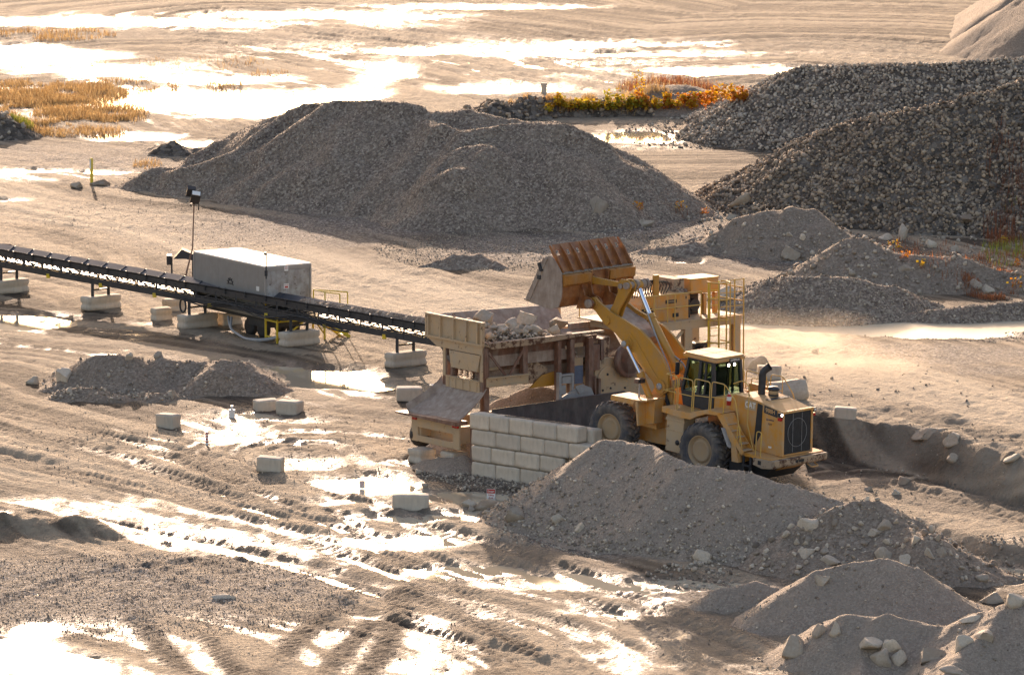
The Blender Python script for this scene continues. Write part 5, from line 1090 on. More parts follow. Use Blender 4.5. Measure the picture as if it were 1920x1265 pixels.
# end frame
for y in (YN, YF):
    m = MB(); m.box(AX, AX+.26, y-.02 if y < 1 else y-.24, y+.22 if y < 1 else y, 1.6, 4.72)
    H(m, 'corner_post', 'brown'); m = MB(); m.box(AX-.03, AX-.001, y+.02 if y < 1 else y-.2, y+.2 if y < 1 else y-.04, 3.2, 4.6); H(m, 'post_face', 'tan')
m = MB(); m.box(AX-.04, AX+.20, YN+.22, YF-.24, 2.78, 3.18)
for k in range(5): y = YN+.35+k*.45; m.box(AX-.07, AX-.04, y, y+.05, 2.8, 3.16)
m.box(AX-.08, AX+.2, YN+.22, YF-.24, 3.18, 3.22); H(m, 'end_beam', 'tan')
for k in range(5):
    y = .85+k*.36; m = MB(); coil = [(AX+.12+.075*math.cos(t), y+.075*math.sin(t), 3.24+.34*t/(2*math.pi*5)) for t in np.linspace(0, 2*math.pi*5, 60)]; m.tube(coil, .018, 5); H(m, 'spring', 'brown')
m = MB(); m.box(AX+.02, AX+.3, .56, .72, 3.22, 3.6); m.box(AX+.02, AX+.3, 2.35, 2.5, 3.22, 3.6); H(m, 'spring_seat', 'brown')
m = MB(); m.prism([(.62, 3.58), (2.30, 3.58), (2.42, 4.22), (.44, 4.22)], AX-.10, AX-.06, 'x'); m.box(AX-.06, AX+.9, .6, 2.3, 3.58, 4.2); m.prism([(.40, 4.24), (2.5, 4.24), (2.75, 4.55), (.36, 4.55)], AX-.04, AX, 'x'); H(m, 'feeder_pan', 'tan')
# raised end panel
EY0, EY1 = .30, 3.95
m = MB(); m.box(AX-.02, AX+.03, EY0, EY1, 4.66, 5.44); m.box(AX-.10, AX+.06, EY0-.02, EY1+.02, 5.44, 5.50); m.box(AX-.14, AX+.04, EY0-.02, EY1+.02, 4.58, 4.66)
m.prism([(EY0, 4.58), (EY1, 4.58), (EY1-.7, 4.26), (EY0+.1, 4.26)], AX-.05, AX-.01, 'x'); ep = H(m, 'end_panel', 'tan')
for y in (EY0+.03, EY0+.32, .30+1.05, .30+1.85, .30+2.7, EY1-.16, EY1-.05):
    m = MB(); m.box(AX-.12, AX-.02, y-.04, y+.04, 4.66, 5.44); H(m, 'stiffener', 'tan', ep)
m = MB(); ring = [(AX-.02, 2.2+.07*math.cos(a), 5.57+.09*math.sin(a)) for a in [2*math.pi*k/12 for k in range(13)]]; m.tube(ring, .02, 5, False); H(m, 'lifting_eye', 'brown', ep)
# far wing wall and sloping hopper sides
m = MB(); m.add([(AX, 3.95, 5.42), (AX, 3.3, 4.45), (7.6, 3.3, 4.45), (7.6, 3.95, 5.28), (AX, 4.0, 5.42), (AX, 3.36, 4.43), (7.6, 3.36, 4.43), (7.6, 4.0, 5.28)], [(0, 1, 2, 3), (7, 6, 5, 4), (0, 3, 7, 4), (3, 2, 6, 7), (0, 4, 5, 1), (1, 5, 6, 2)]); H(m, 'far_wing_wall', 'duststeel')
m = MB(); m.add([(AX, 3.3, 4.5), (AX, 2.3, 3.6), (9.6, 2.3, 3.6), (9.6, 3.1, 4.42), (AX, 3.35, 4.47), (AX, 2.33, 3.56), (9.6, 2.33, 3.56), (9.6, 3.15, 4.40)], [(0, 1, 2, 3), (7, 6, 5, 4), (3, 2, 6, 7), (0, 3, 7, 4)]); m.box(7.6, 9.6, 3.06, 3.2, 4.4, 4.62); H(m, 'far_side_plate', 'duststeel')
m = MB(); m.box(7.62, 7.8, 3.9, 4.06, 4.4, 5.2); m.box(7.6, 8.3, 3.5, 4.1, 4.35, 4.45); H(m, 'wing_prop', 'tan')
m = MB(); m.prism([(AX+.05, 4.58), (AX+.05, 4.70), (4.5, 4.72), (7.05, 4.74), (7.05, 4.66), (4.6, 4.52), (3.4, 4.46), (AX+.3, 4.46)], .16, .44); H(m, 'near_top_rail', 'tanrust', bevel=.01)
m = MB(); m.add([(AX+.1, .42, 4.56), (AX+.1, .62, 3.9), (AX+.1, .95, 3.55), (6.9, .42, 4.56), (6.9, .62, 3.9), (6.9, .95, 3.55), (AX+.1, .46, 4.56), (AX+.1, .66, 3.9), (AX+.1, .99, 3.55), (6.9, .46, 4.56), (6.9, .66, 3.9), (6.9, .99, 3.55)], [(0, 1, 4, 3), (1, 2, 5, 4), (6, 9, 10, 7), (7, 10, 11, 8), (2, 8, 11, 5), (0, 3, 9, 6), (0, 6, 7, 1), (3, 4, 10, 9)]); m.box(AX+.1, 6.9, .52, .56, 4.12, 4.18); H(m, 'near_side_plate', 'brown')
m = MB(); m.box(AX+.1, 6.9, .50, .62, 3.72, 4.14); m.box(AX+.2, 6.9, .95, 1.3, 2.9, 3.6); H(m, 'side_skirt', 'duststeel')
m = MB(); m.box(AX+.1, 9.6, .9, 2.4, 3.5, 3.6); H(m, 'feeder_floor', 'brown')
for a, w_, mt in ((1.40, .12, 'brown'), (3.18, .22, 'brown'), (4.85, .16, 'brown'), (5.45, .20, 'brown'), (6.35, .22, 'brown')):
    m = MB(); m.box(a, a+w_, .22, .46, 3.35 if a < 4 else 2.1, 4.5); H(m, 'side_post', mt)
m = MB(); m.box(AX+.1, 3.42, .20, .36, 3.06, 3.34); m.box(AX+.1, 3.42, .12, .40, 3.34, 3.39); m.box(AX+.1, 3.42, .12, .40, 3.02, 3.06); H(m, 'side_beam', 'tan')
m = MB(); m.bar((1.55, .26, 4.35), (2.35, .24, 3.40), .09, .05, (0, 1, 0)); H(m, 'diagonal', 'brown'); m = MB(); m.bar((3.25, .26, 4.35), (2.55, .24, 3.40), .09, .05, (0, 1, 0)); H(m, 'diagonal', 'brown')
m = MB(); m.prism([(3.5, 2.9), (4.6, 2.9), (4.6, 3.45), (4.1, 3.75), (3.5, 3.6)], .62, .72); H(m, 'access_plate', 'tanrust')
m = MB(); m.prism([(3.7, 2.75), (4.9, 2.75), (4.9, 3.3), (4.3, 3.2)], .5, .56); H(m, 'yellow_guard', 'yellowarm')
m = MB(); m.box(5.65, 6.28, .50, .54, 3.05, 3.75); m.box(5.65, 6.28, .5, .54, 3.78, 4.3); H(m, 'panel_door', 'tan'); m = MB(); m.box(5.68, 6.25, .47, .50, 2.72, 3.42); H(m, 'blue_panel', m_plain('dusty_blue_panel', (.10, .13, .19), .5))
m = MB(); m.box(4.75, 4.87, .02, .2, 1.6, 3.3); m.box(4.87, 5.5, .05, .2, 3.15, 3.22); m.box(4.95, 5.45, .08, .2, 2.85, 3.12); m.box(4.87, 5.1, .05, .2, 2.45, 2.8); m.box(5.4, 5.5, .05, .2, 2.5, 3.15); H(m, 'control_stand', 'grey')
m = MB(); m.prism([(4.9, 2.35), (5.9, 2.75), (6.3, 2.6), (6.7, 1.8), (6.6, 1.7), (5.0, 2.1)], .02, .1); m.prism([(5.5, 2.72), (5.9, 2.78), (6.1, 2.5), (5.7, 2.4)], -.03, .01); H(m, 'sloping_deck', 'grey')
# jaw crusher on the same frame
def arcp(cx, cz, r, a0, a1, n=8): return [(cx+r*math.cos(math.radians(a0+(a1-a0)*k/n)), cz+r*math.sin(math.radians(a0+(a1-a0)*k/n))) for k in range(n+1)]
cr = empty('jaw_crusher', 'dusty tan jaw crusher with a big flywheel behind the lift arms', 'crusher', None, mat=HM)
m = MB(); m.prism([(6.75, 1.2)]+[(6.70, 3.0)]+arcp(7.3, 3.05, .6, 180, 95)+[(8.2, 3.55), (8.9, 3.1), (9.5, 2.9), (9.9, 2.0), (9.9, 1.2)], .3, 2.7); H(m, 'casing', 'tan', cr, bevel=.03)
m = MB(); m.prism([(6.80, 1.3)]+[(6.78, 2.7)]+arcp(7.3, 2.8, .5, 180, 60)+[(8.2, 2.75), (8.6, 1.3)], .22, .30); cp = H(m, 'cheek_plate', 'tan', cr, bevel=.02)
m = MB()
for a, z in ((7.25, 3.0), (7.4, 2.45), (7.42, 1.95), (7.55, 1.97), (7.5, 2.2), (8.1, 2.4), (8.2, 1.9), (7.0, 1.7), (7.02, 2.4)): m.lathe([(.045, .195), (.045, .22)], 8, (a, 0, z))
H(m, 'bolt_holes', 'black', cp)
m = MB(); m.prism([(6.72, 1.2), (6.80, 1.2), (6.80, 2.9), (6.72, 2.9)], .05, .22); m.prism([(6.55, 2.2), (6.62, 2.2), (6.62, 3.0), (6.55, 3.0)], .1, .3); m.box(6.6, 6.9, .25, .5, 3.2, 4.2); m.box(7.0, 7.15, .3, .6, 3.4, 4.4); H(m, 'edge_flange', 'brown', cr)
m = MB(); m.prism([(6.6, 3.2), (6.7, 4.4), (7.6, 4.4), (7.5, 3.5)], .5, 2.5); H(m, 'feed_throat', 'tanrust', cr)
fw_ = MB(); fw_.lathe([(.52, -.12), (.66, -.12), (.68, -.10), (.68, .10), (.66, .12), (.52, .12), (.52, -.12)], 40, (8.15, .02, 3.5)); fw_.lathe([(.001, -.1), (.14, -.1), (.14, .35)], 20, (8.15, .02, 3.5))
for k in range(6): a = k*math.pi/3+.2; fw_.bar((8.15, .02, 3.5), (8.15+.56*math.cos(a), .02, 3.5+.56*math.sin(a)), .1, .08)
H(fw_, 'flywheel', 'brown', cr)
# ------------------------------------------------------------------ engine platform on legs
pf = empty('engine_platform', 'tan steel platform on tall legs carrying yellow engine housings', 'engine platform', None, mat=HM)
DZ = 4.80
m = MB(); m.box(8.2, 13.8, .0, 3.4, DZ-.05, DZ); m.build('deck', 'tan', pf)
m = MB()
for y in (.02, 2.6): m.box(8.4, 13.75, y, y+.18, DZ-.34, DZ-.055)
for a in (8.4, 10.4, 12.0, 13.6): m.box(a, a+.14, .2, 2.6, DZ-.30, DZ-.06)
m.build('deck_beam', 'tan', pf)
for a, y in ((10.92, .02), (13.35, .02), (10.95, 2.6), (13.35, 2.6)):
    m = MB(); m.box(a, a+.36, y, y+.05, 0, DZ-.34); m.box(a, a+.36, y+.22, y+.27, 0, DZ-.34); m.box(a+.15, a+.20, y+.05, y+.22, 0, DZ-.34); m.build('leg', 'tan', pf)
for (a0, z0), (a1, z1) in (((8.6, 4.4), (10.9, 2.6)), ((10.9, 4.4), (8.9, 2.7)), ((11.3, 3.6), (13.3, 2.2))):
    m = MB(); m.bar((a0, .12, z0), (a1, .12, z1), .12, .06, (0, 1, 0)); m.build('cross_brace', 'tan', pf)
m = MB(); m.prism([(9.0, DZ), (9.0, 5.5), (9.25, 5.80), (11.35, 5.80), (11.35, DZ)], .35, 1.9); eb = m.build('generator_housing', 'yellow', pf, bevel=.015)
m = MB(); m.box(10.2, 10.75, .335, .349, 5.48, 5.62); m.box(10.55, 10.85, .335, .349, 4.93, 5.08); m.box(10.7, 10.78, .335, .349, 5.25, 5.30); m.prism([(9.02, 5.0), (9.02, 5.35), (9.5, 5.38), (9.62, 5.2), (9.5, 5.02)], .333, .349); m.box(11.2, 11.24, .335, .349, 5.6, 5.7); m.build('vent', 'black', eb)
text('lettering', 'ENGINE', .10, 'tan', eb, basis((1, 0, 0), (0, 0, 1), (0, -1, 0), (10.48, .332, 5.55)), .002)
m = MB(); m.box(11.9, 13.3, .9, 1.9, 5.66, 6.22); m.box(11.75, 11.95, 1.0, 1.2, DZ, 5.62); m.box(12.6, 12.75, .95, 1.1, DZ, 5.62); m.box(13.2, 13.35, 1.0, 1.2, DZ, 5.62); ub = m.build('engine_housing', 'yellow', pf, bevel=.02)
m = MB(); m.box(11.88, 13.32, .88, 1.92, 6.22, 6.26); m.build('housing_lid', 'railyellow', ub)
m = MB(); m.box(11.15, 11.65, 1.0, 2.2, 5.4, 6.3); m.lathe([(.22, 11.2), (.22, 11.6)], 16, (0, .9, 5.7), 'x'); m.build('radiator', 'tanrust', pf)
m = MB(); m.box(11.9, 12.6, 1.3, 2.2, DZ, 5.6); m.lathe([(.25, 1.0), (.25, 1.3)], 16, (12.2, 0, 5.2)); m.build('engine_block', 'darksteel', pf); m = MB(); m.lathe([(.09, DZ), (.09, 5.5)], 10, (11.6, .7, 0), 'z'); m.build('exhaust_pipe', 'darksteel', pf)
for k in range(9):
    m = MB(); x = 8.9+.12*k; m.rail([(x, .8, 5.75), (x+.1, .7, 6.35+.05*(k % 3)), (x+.5+.05*k, .7, 6.45-.03*k), (x+.7, .8, 5.8)], .022, .2, 5); m.build('hose_loop', 'black', pf)
m = MB(); m.box(9.85, 10.08, .6, .72, 5.75, 6.6); m.box(7.8, 8.25, .6, 1.2, 5.0, 6.0); m.build('support_post', 'yellowarm', pf)
PR = [[(10.38, 1.9, DZ+1.1), (10.38, .03, DZ+1.1), (13.8, .03, DZ+1.1)]]
m = MB()
for z in (1.08, .56): m.tube([(8.9, .03, DZ+z), (11.75, .03, DZ+z)], .026, 6)
for a in (9.4, 10.05, 10.42, 11.72): m.tube([(a, .03, DZ), (a, .03, DZ+1.08)], .026, 6)
for z in (1.08, .56): m.tube([(8.3, 3.35, DZ+z), (13.8, 3.35, DZ+z)], .026, 6); m.tube([(13.78, 3.35, DZ+z), (13.78, .03, DZ+z)], .026, 6)
for a in (8.3, 10.1, 11.9, 13.78): m.tube([(a, 3.35, DZ), (a, 3.35, DZ+1.08)], .026, 6)
m.build('guard_rail', 'railyellow', pf)
lad = MB()
for a in (12.0, 12.52): lad.tube([(a+.0, -.08, .3), (a, -.08, DZ+1.45)], .035, 6)
lad = lad.build('ladder', 'safety', pf)
for k in range(19): m = MB(); m.tube([(12.0, -.08, .5+k*.3), (12.52, -.08, .5+k*.3)], .014, 5); m.build('rung', 'safety', lad)
m = MB(); hoop = [(-.08, 11.92), (-.35, 11.86), (-.75, 12.0), (-.85, 12.28), (-.75, 12.55), (-.35, 12.68), (-.08, 12.62)]
for z in (2.3, 3.1, 3.9, 4.8, 5.6, 6.25): m.rail([(a, y, z) for y, a in hoop], .03, .1, 5)
for y, a in hoop[1:-1]: m.tube([(a, y, 2.2), (a, y, 6.28)], .028, 5)
m.build('safety_cage', 'railyellow', lad)
m = MB()
for a in (12.9, 13.3, 13.76):
    m.tube([(a, -.1, 2.2), (a, -.1, 6.25)], .032, 5)
for z in (6.22, 5.75, 5.2, 4.85): m.tube([(12.6, -.1, z), (13.78, -.1, z)], .018, 5)
m.build('cage_panel', 'railyellow', pf)
m = MB(); m.box(11.9, 12.9, 1.0, 1.8, 1.6, 2.9); m.box(11.7, 11.85, .8, 1.0, 1.2, 3.4); m.build('under_tank', 'tan', pf); m = MB(); m.lathe([(.3, .6), (.3, 1.0)], 18, (12.4, 0, 3.3)); m.box(12.1, 12.9, .9, 1.4, 3.0, 3.7); m.build('drive_motor', 'darksteel', pf)
# rocks heaped in the hopper
rr_ = np.random.default_rng(77)
def boulder(name, loc, size, seed, label, group=None, mat='stone', rot=None, asp=(1, .8, .7), sub=3, cat='boulder'):
    key = ('r', seed % 12, sub)
    if key not in BM:
        v, f = rock_shape(sub, seed % 12+70, 11, .16); o = raw_mesh(name, v, f, MAT[mat], None, dict(tint=np.full(len(v), .0)), False); BM[key] = o.data; bpy.data.objects.remove(o)
    mk = ('m', seed % 12, sub, mat, round(seed*.37 % 1, 1))
    if mk not in BM:
        me = BM[key].copy(); me.materials.clear(); me.materials.append(MAT[mat]); me.attributes['tint'].data.foreach_set('value', np.full(len(me.vertices), .45+.5*(seed*.37 % 1), dtype=np.float32)); BM[mk] = me
    o = bpy.data.objects.new(name, BM[mk]); C.objects.link(o); o.location = loc; size *= 1.38; o.scale = (size*asp[0], size*asp[1], size*asp[2])
    r = random.Random(seed); o.rotation_euler = rot or (r.uniform(-.4, .4), r.uniform(-.4, .4), r.uniform(0, 6.28)); return tag(o, label, cat, group)
def hpt(a, y, z): q = HM @ V3((a, y, z)); return q
big = [(2.2, 2.3, 5.05, .34), (3.0, 2.6, 5.30, .40), (4.9, 2.2, 5.15, .50), (5.9, 1.6, 4.98, .38), (3.9, 1.8, 5.0, .33), (2.9, 1.2, 4.95, .28), (1.9, 1.3, 4.9, .26), (4.5, 1.2, 4.9, .3), (5.3, 1.0, 4.85, .26), (3.5, 1.0, 4.9, .25)]
for i, (a, y, z, s_) in enumerate(big):
    boulder('boulder', hpt(a, y, z), s_, 100+i, ['pale boulder nearest the end panel in the hopper', 'flat-topped pale block of rock high in the hopper', 'largest pointed slab of rock standing in the hopper', 'tilted pale slab at the right end of the heap in the hopper'][i] if i < 4 else 'pale broken rock heaped in the feed hopper', 'rocks in the feed hopper')
for i in range(46):
    a = rr_.uniform(1.7, 6.3); y = rr_.uniform(.65, 2.9); top = 4.92+.22*math.sin((a-1.2)*.9)-.12*abs(y-1.9)-.45*max(0, a-5.0); boulder('boulder', hpt(a, y, top-rr_.uniform(0, .15)), rr_.uniform(.11, .25), 200+i, 'pale broken rock heaped in the feed hopper', 'rocks in the feed hopper', sub=2)
N = 1400; a = rr_.uniform(1.45, 6.9, N); y = rr_.uniform(.5, 3.3, N); z = 4.72+.24*np.sin((a-1.2)*.9)-.10*abs(y-1.9)-.50*np.maximum(0, a-5.0)+rr_.uniform(-.16, .04, N)
stones('hopper_rubble', np.array([hpt(a[i], y[i], z[i])[:] for i in range(N)]), rr_.uniform(.05, .13, N), 'stone', None, 1, 9)['kind'] = 'stuff'
# rubble spoil tipped beyond the loader
# steel retaining plate and trestle
hm2 = HM
m = MB(); m.prism([(.62, 0), (.62, 2.40), (6.95, 2.52), (6.95, 0)], -1.24, -1.18); m.prism([(.62, 2.40), (6.95, 2.52), (6.95, 2.56), (.62, 2.44)], -1.27, -1.15)
o = m.build('retaining_plate', 'plate'); o.matrix_world = HM; tag(o, 'dark steel retaining plate between the block wall and the hopper', 'steel plate')
# ------------------------------------------------------------------ boulders one can point to: photo x, y, half size, shape, label
BO = [(1121, 390, .62, (1.1, .8, .75), 'large tan boulder low on the face of the grey gravel pile'), (1207, 421, .5, (1.1, .6, .45), 'flat pale slab at the foot of the gravel pile'), (1391, 382, .58, (1, .8, .75), 'pale angular boulder at the left foot of the dark rock pile'),
 (1813, 414, .42, (1, .8, .85), 'pale triangular rock low on the dark rock pile'), (1694, 447, .46, (.55, .5, 1.1), 'upright leaning grey slab between rock pile and weeds'), (1662, 446, .38, (1.1, .7, .6), 'pale blocky stone beside the upright leaning slab'),
 (1484, 478, .48, (1, .9, .85), 'big tan boulder sitting on the smooth brown mound'), (1480, 440, .2, (1, .8, .8), 'small pale stone above the big tan boulder on the mound'), (1504, 448, .2, (.8, .8, 1), 'small tan stone right above the big tan boulder on the mound'), (1828, 534, .36, (1, .9, .85), 'round white boulder among red weeds near the right edge'), (1850, 545, .34, (1.1, .8, .7), 'tan rock half hidden in weeds beside the round white boulder'),
 (1700, 505, .3, (1, .8, .8), 'pale rock at the top of the stony weed mound'), (1792, 470, .28, (1, .8, .9), 'small white pointed rock behind the weed mound'), (1745, 462, .32, (1, .9, 1), 'grey rock on the crest of the weed mound'),
 (1693, 903, .27, (1, .8, .9), 'pale pointed rock at the foot of the cut bank'), (1630, 918, .17, (1, .9, .9), 'small grey rock left of the pale pointed rock on the bank'), (1680, 925, .14, (1, .9, .8), 'small rock just below the pale pointed rock on the bank'), (1790, 860, .24, (1, .9, .8), 'tan rock high on the cut bank face'),
 (1323, 1050, .34, (1, .8, .8), 'bright squarish boulder at the foot of the loader pile'), (972, 972, .46, (1, .8, .75), 'rounded grey boulder at the edge of the puddle by the loader pile'), (909, 954, .42, (1.1, .7, .55), 'dark rounded rock right of the standing sign block'), (878, 948, .30, (1, .7, .85), 'blue-grey pointed rock in the water near the danger sign'), (884, 957, .22, (1, .8, .7), 'small pale rock touching the blue-grey pointed rock'), (1050, 975, .24, (1, .9, .9), 'round tan stone low on the loader pile'), (1090, 990, .2, (1, .9, .9), 'orange-brown stone low on the loader pile'),
 (1489, 1222, .54, (1.05, .8, .78), 'large smooth boulder alone left of the corner pile'), (1634, 1212, .50, (1.15, .7, .6), 'wide boulder half buried in the corner pile'), (1667, 1220, .40, (.9, .8, .9), 'upper boulder of the leaning pair in the corner pile'), (1652, 1246, .34, (.9, .8, .95), 'lower boulder of the leaning pair in the corner pile'), (1690, 1240, .28, (1, .8, 1), 'dull brown rock right of the leaning boulder pair'),
 (1745, 1236, .42, (1.1, .7, .6), 'layered brown rock with a white flake in the corner pile'), (1846, 1196, .34, (1, .8, .8), 'pale rounded rock on the slope of the corner pile'), (1805, 1212, .3, (1, .8, .8), 'tan rock left of the pale rounded rock on the corner pile'), (1541, 1186, .30, (.8, .7, .9), 'lower tan stone on the left shoulder of the corner pile'), (1568, 1186, .28, (.8, .7, 1), 'yellowish stone right of the tan stone on the left shoulder'),
 (1823, 1160, .28, (1.2, .7, .5), 'flat orange-tinted stone on the crest of the corner pile'), (1864, 1128, .40, (1.1, .8, .7), 'pale boulder behind the crest of the corner pile'), (1902, 1136, .38, (1, .8, .9), 'orange-stained boulder at the right edge of the view'), (1795, 1262, .4, (1.2, .7, .4), 'flat white slab at the bottom edge of the view'),
 (1541, 1094, .32, (.9, .8, .9), 'tan boulder near the crest of the smooth sand pile'), (1517, 992, .34, (1, .8, .8), 'tan boulder on the left shoulder of the stony pile'), (1663, 990, .32, (1.1, .8, .7), 'blue-grey boulder on top of the stony pile'), (1643, 1000, .28, (1.1, .7, .6), 'tan stone below the blue-grey boulder on the stony pile'), (1717, 1016, .24, (.8, .8, 1), 'rounded stone on the right shoulder of the stony pile'),
 (1661, 1046, .32, (.9, .8, .9), 'round tan boulder above the smooth sand pile crest'), (1513, 1040, .30, (1.1, .8, .8), 'brown boulder in the middle of the stony pile face'), (1546, 1034, .2, (1, .8, .8), 'small white stone in the middle of the stony pile'), (1555, 1052, .34, (1.2, .7, .6), 'long tan slab on the stony pile face'), (1700, 1050, .30, (1.2, .8, .6), 'grey slab just behind the smooth sand pile'), (1766, 1040, .26, (1, .8, .9), 'squarish tan stone low on the right of the stony pile'), (1742, 1040, .22, (.8, .8, 1), 'grey stone left of the squarish tan stone'), (1664, 1018, .24, (1, .8, .8), 'tan stone between the round boulder and the pile top'), (1840, 1085, .2, (1.1, .8, .7), 'small pale stone in the wet mud at the right'),
 (61, 717, .32, (1, .7, .8), 'tan blocky rock alone left of the lumpy dirt pile'), (121, 712, .46, (.8, .7, .95), 'pale upright rock at the left end of the lumpy dirt pile'), (320, 740, .25, (1, .8, .8), 'tan stone in front of the lumpy dirt pile'), (239, 672, .22, (.8, .8, 1), 'small pale stone on the face of the lumpy dirt pile'), (299, 668, .22, (.8, .6, 1.1), 'grey stone on the crest notch of the lumpy dirt pile'), (130, 733, .22, (1.1, .8, .6), 'tan stone on the flat muddy spoil'),
 (418, 1119, .26, (1.3, .8, .45), 'pale flat stone on the gravelly yard in the foreground'), (1745, 812, .5, (1.5, .8, .35), 'white flat slab lying on the bank rim'), (1790, 825, .42, (1.2, .8, .6), 'grey rock right of the white slab on the bank rim'), (1900, 862, .3, (1.1, .8, .7), 'tan rock on the bank rim at the right edge'),
 (1412, 690, .5, (1.1, .8, .9), 'huge dusty rock behind the cab of the loader'), (1480, 745, .72, (1.3, .8, .75), 'huge pale rock behind the far handrails of the loader'), (1345, 408, .25, (1.2, .8, .6), 'small slab between the gravel pile and the rock pile'), (1376, 408, .34, (1.2, .8, .7), 'pale rock below the angular boulder at the rock pile foot'), (785, 886, .2, (1.2, .8, .7), 'small pale stone in front of the hopper trailer'), (798, 911, .13, (1, .9, .9), 'small grey stone in the puddle before the trailer'), (1367, 560, .5, (1, .7, .9), 'white chunk of rock beside the engine platform'),
 (145, 350, .35, (1.2, .8, .7), 'dark rock left of the yellow post'), (187, 346, .40, (1.1, .8, .8), 'dark rock right of the yellow post'), (1530, 660, .2, (1, .8, .7), 'small grey stone on the pale haul road')]
for i, (px, py, s_, asp, lb) in enumerate(BO):
    q = G(px, py+2); dark = 'dark' in lb
    boulder('boulder', (q.x, q.y+s_*asp[1]*.5, q.z+s_*asp[2]*.30), s_, 300+i, lb, None, 'darkstone' if dark else 'stone', None, asp)

# ------------------------------------------------------------------ signs, posts, small things
def sign(px, py, h, w_, hs, label, lines, header=None):
    q = G(px, py); t = empty('warning_sign', label, 'sign', (q.x, q.y, q.z), random.uniform(-.2, .2), 'warning signs in the yard')
    m = MB(); m.box(-.02, .02, -.012, .012, -.1, h); m.build('stake', 'tan', t); m = MB(); m.box(-w_/2, w_/2, -.03, -.013, h-hs, h+.02); b_ = m.build('sign_board', 'white', t)
    if header:
        m = MB(); m.box(-w_/2+.01, w_/2-.01, -.036, -.0305, h-hs*.36, h+.01); hd_ = m.build('sign_header', 'red', b_); text('lettering', header, w_*.26, 'white', hd_, basis((1, 0, 0), (0, 0, 1), (0, -1, 0), (0, -.038, h-hs*.17)), .001)
    for k, l in enumerate(lines): text('lettering', l, w_*.25, 'red', b_, basis((1, 0, 0), (0, 0, 1), (0, -1, 0), (0, -.033, h-hs*(.52 if header else .22)-k*hs*.26)), .001)
sign(921, 938, .42, .32, .40, 'red-topped danger sign at the foot of the wet slope', ['Falling', 'Rock'], 'Danger')
sign(679, 917, .32, .22, .28, 'small white and red sign standing in the puddle', ['DANGER', 'KEEP', 'OUT'])
q = G(388, 834); t = empty('marker_stake', 'red and white striped marker stake on the wet yard', 'marker stake', (q.x, q.y, q.z)); m = MB(); m.box(-.05, .05, -.01, .01, -.05, .52); b_ = m.build('stake', 'white', t, ); m = MB()
for k in range(4): m.box(-.051, .051, -.014, -.0105, .10+k*.11, .15+k*.11)
m.build('stripes', 'red', b_)
q = G(435, 783); m = MB(); m.prism(rr(-.12, .12, -.08, .08, .03), 0, .34, 'z'); m.box(-.05, .05, -.04, .04, .34, .5); o = m.build('plastic_jug', 'white'); o.location = q; tag(o, 'small white jug standing on the muddy yard', 'jug')
q = G(812, 738); m = MB(); m.lathe([(.13, 0), (.16, .34), (.17, .34), (.17, .38)], 16, (0, 0, 0), 'z'); o = m.build('bucket', 'white'); o.location = q; tag(o, 'small white bucket left of the hopper trailer chute', 'bucket')
q = G(172, 347); t = empty('marker_post', 'tall yellow marker post between two dark rocks', 'post', (q.x, q.y, q.z)); m = MB(); m.lathe([(.085, 0), (.085, 1.42), (.06, 1.46), (.001, 1.46)], 12, (0, 0, 0), 'z'); b_ = m.build('post', 'safety', t); m = MB(); m.box(-.10, -.02, -.10, -.09, .9, 1.4); m.build('reflector', 'white', b_)
q = G(1020, 176); t = empty('block_post', 'small pale square post far beyond the gravel pile', 'post', (q.x, q.y, q.z)); m = MB(); m.prism(rr(-.17, .17, -.17, .17, .04), 0, .6, 'z'); m.box(-.2, .2, -.2, .2, .55, .68); m.build('post', 'concrete', t)
q = G(12, 478); t = empty('barrier_rail', 'short brown rail beyond the conveyor at the left edge', 'railing', (q.x, q.y, q.z)); m = MB(); m.rail([(-1.8, 0, .6), (.25, 0, .50), (.25, 0, 0)], .035, .05); m.bar((-.35, 0, 0), (-.5, 0, .55), .05); m.build('rail', 'brown', t)
c = P(600, 1005); 

# ------------------------------------------------------------------ vegetation
def m_leaf(name, stops):
    k = NT(name); t = k.attr('tint'); c = k.ramp(t, *stops); k.out(c, .7); k.b.inputs['Subsurface Weight'].default_value = 0
    tr_ = k.n('ShaderNodeBsdfTranslucent'); k.l(c, tr_.inputs[0]); mx_ = k.n('ShaderNodeMixShader'); mx_.inputs[0].default_value = .45; k.l(k.b.outputs[0], mx_.inputs[1]); k.l(tr_.outputs[0], mx_.inputs[2]); k.l(mx_.outputs[0], k.t.nodes['Material Output'].inputs[0]); return k.m
MAT['reed'] = m_leaf('dry_reed', ((0, (.20, .11, .045)), (.5, (.44, .27, .11)), (1, (.62, .44, .22)))); MAT['autumn'] = m_leaf('autumn_leaf', ((0, (.42, .11, .02)), (.3, (.58, .22, .02)), (.55, (.62, .38, .02)), (.85, (.42, .38, .04)), (1, (.14, .18, .05)))); MAT['redweed'] = m_leaf('red_brown_weed', ((0, (.20, .07, .035)), (.6, (.38, .15, .06)), (1, (.55, .30, .12))))
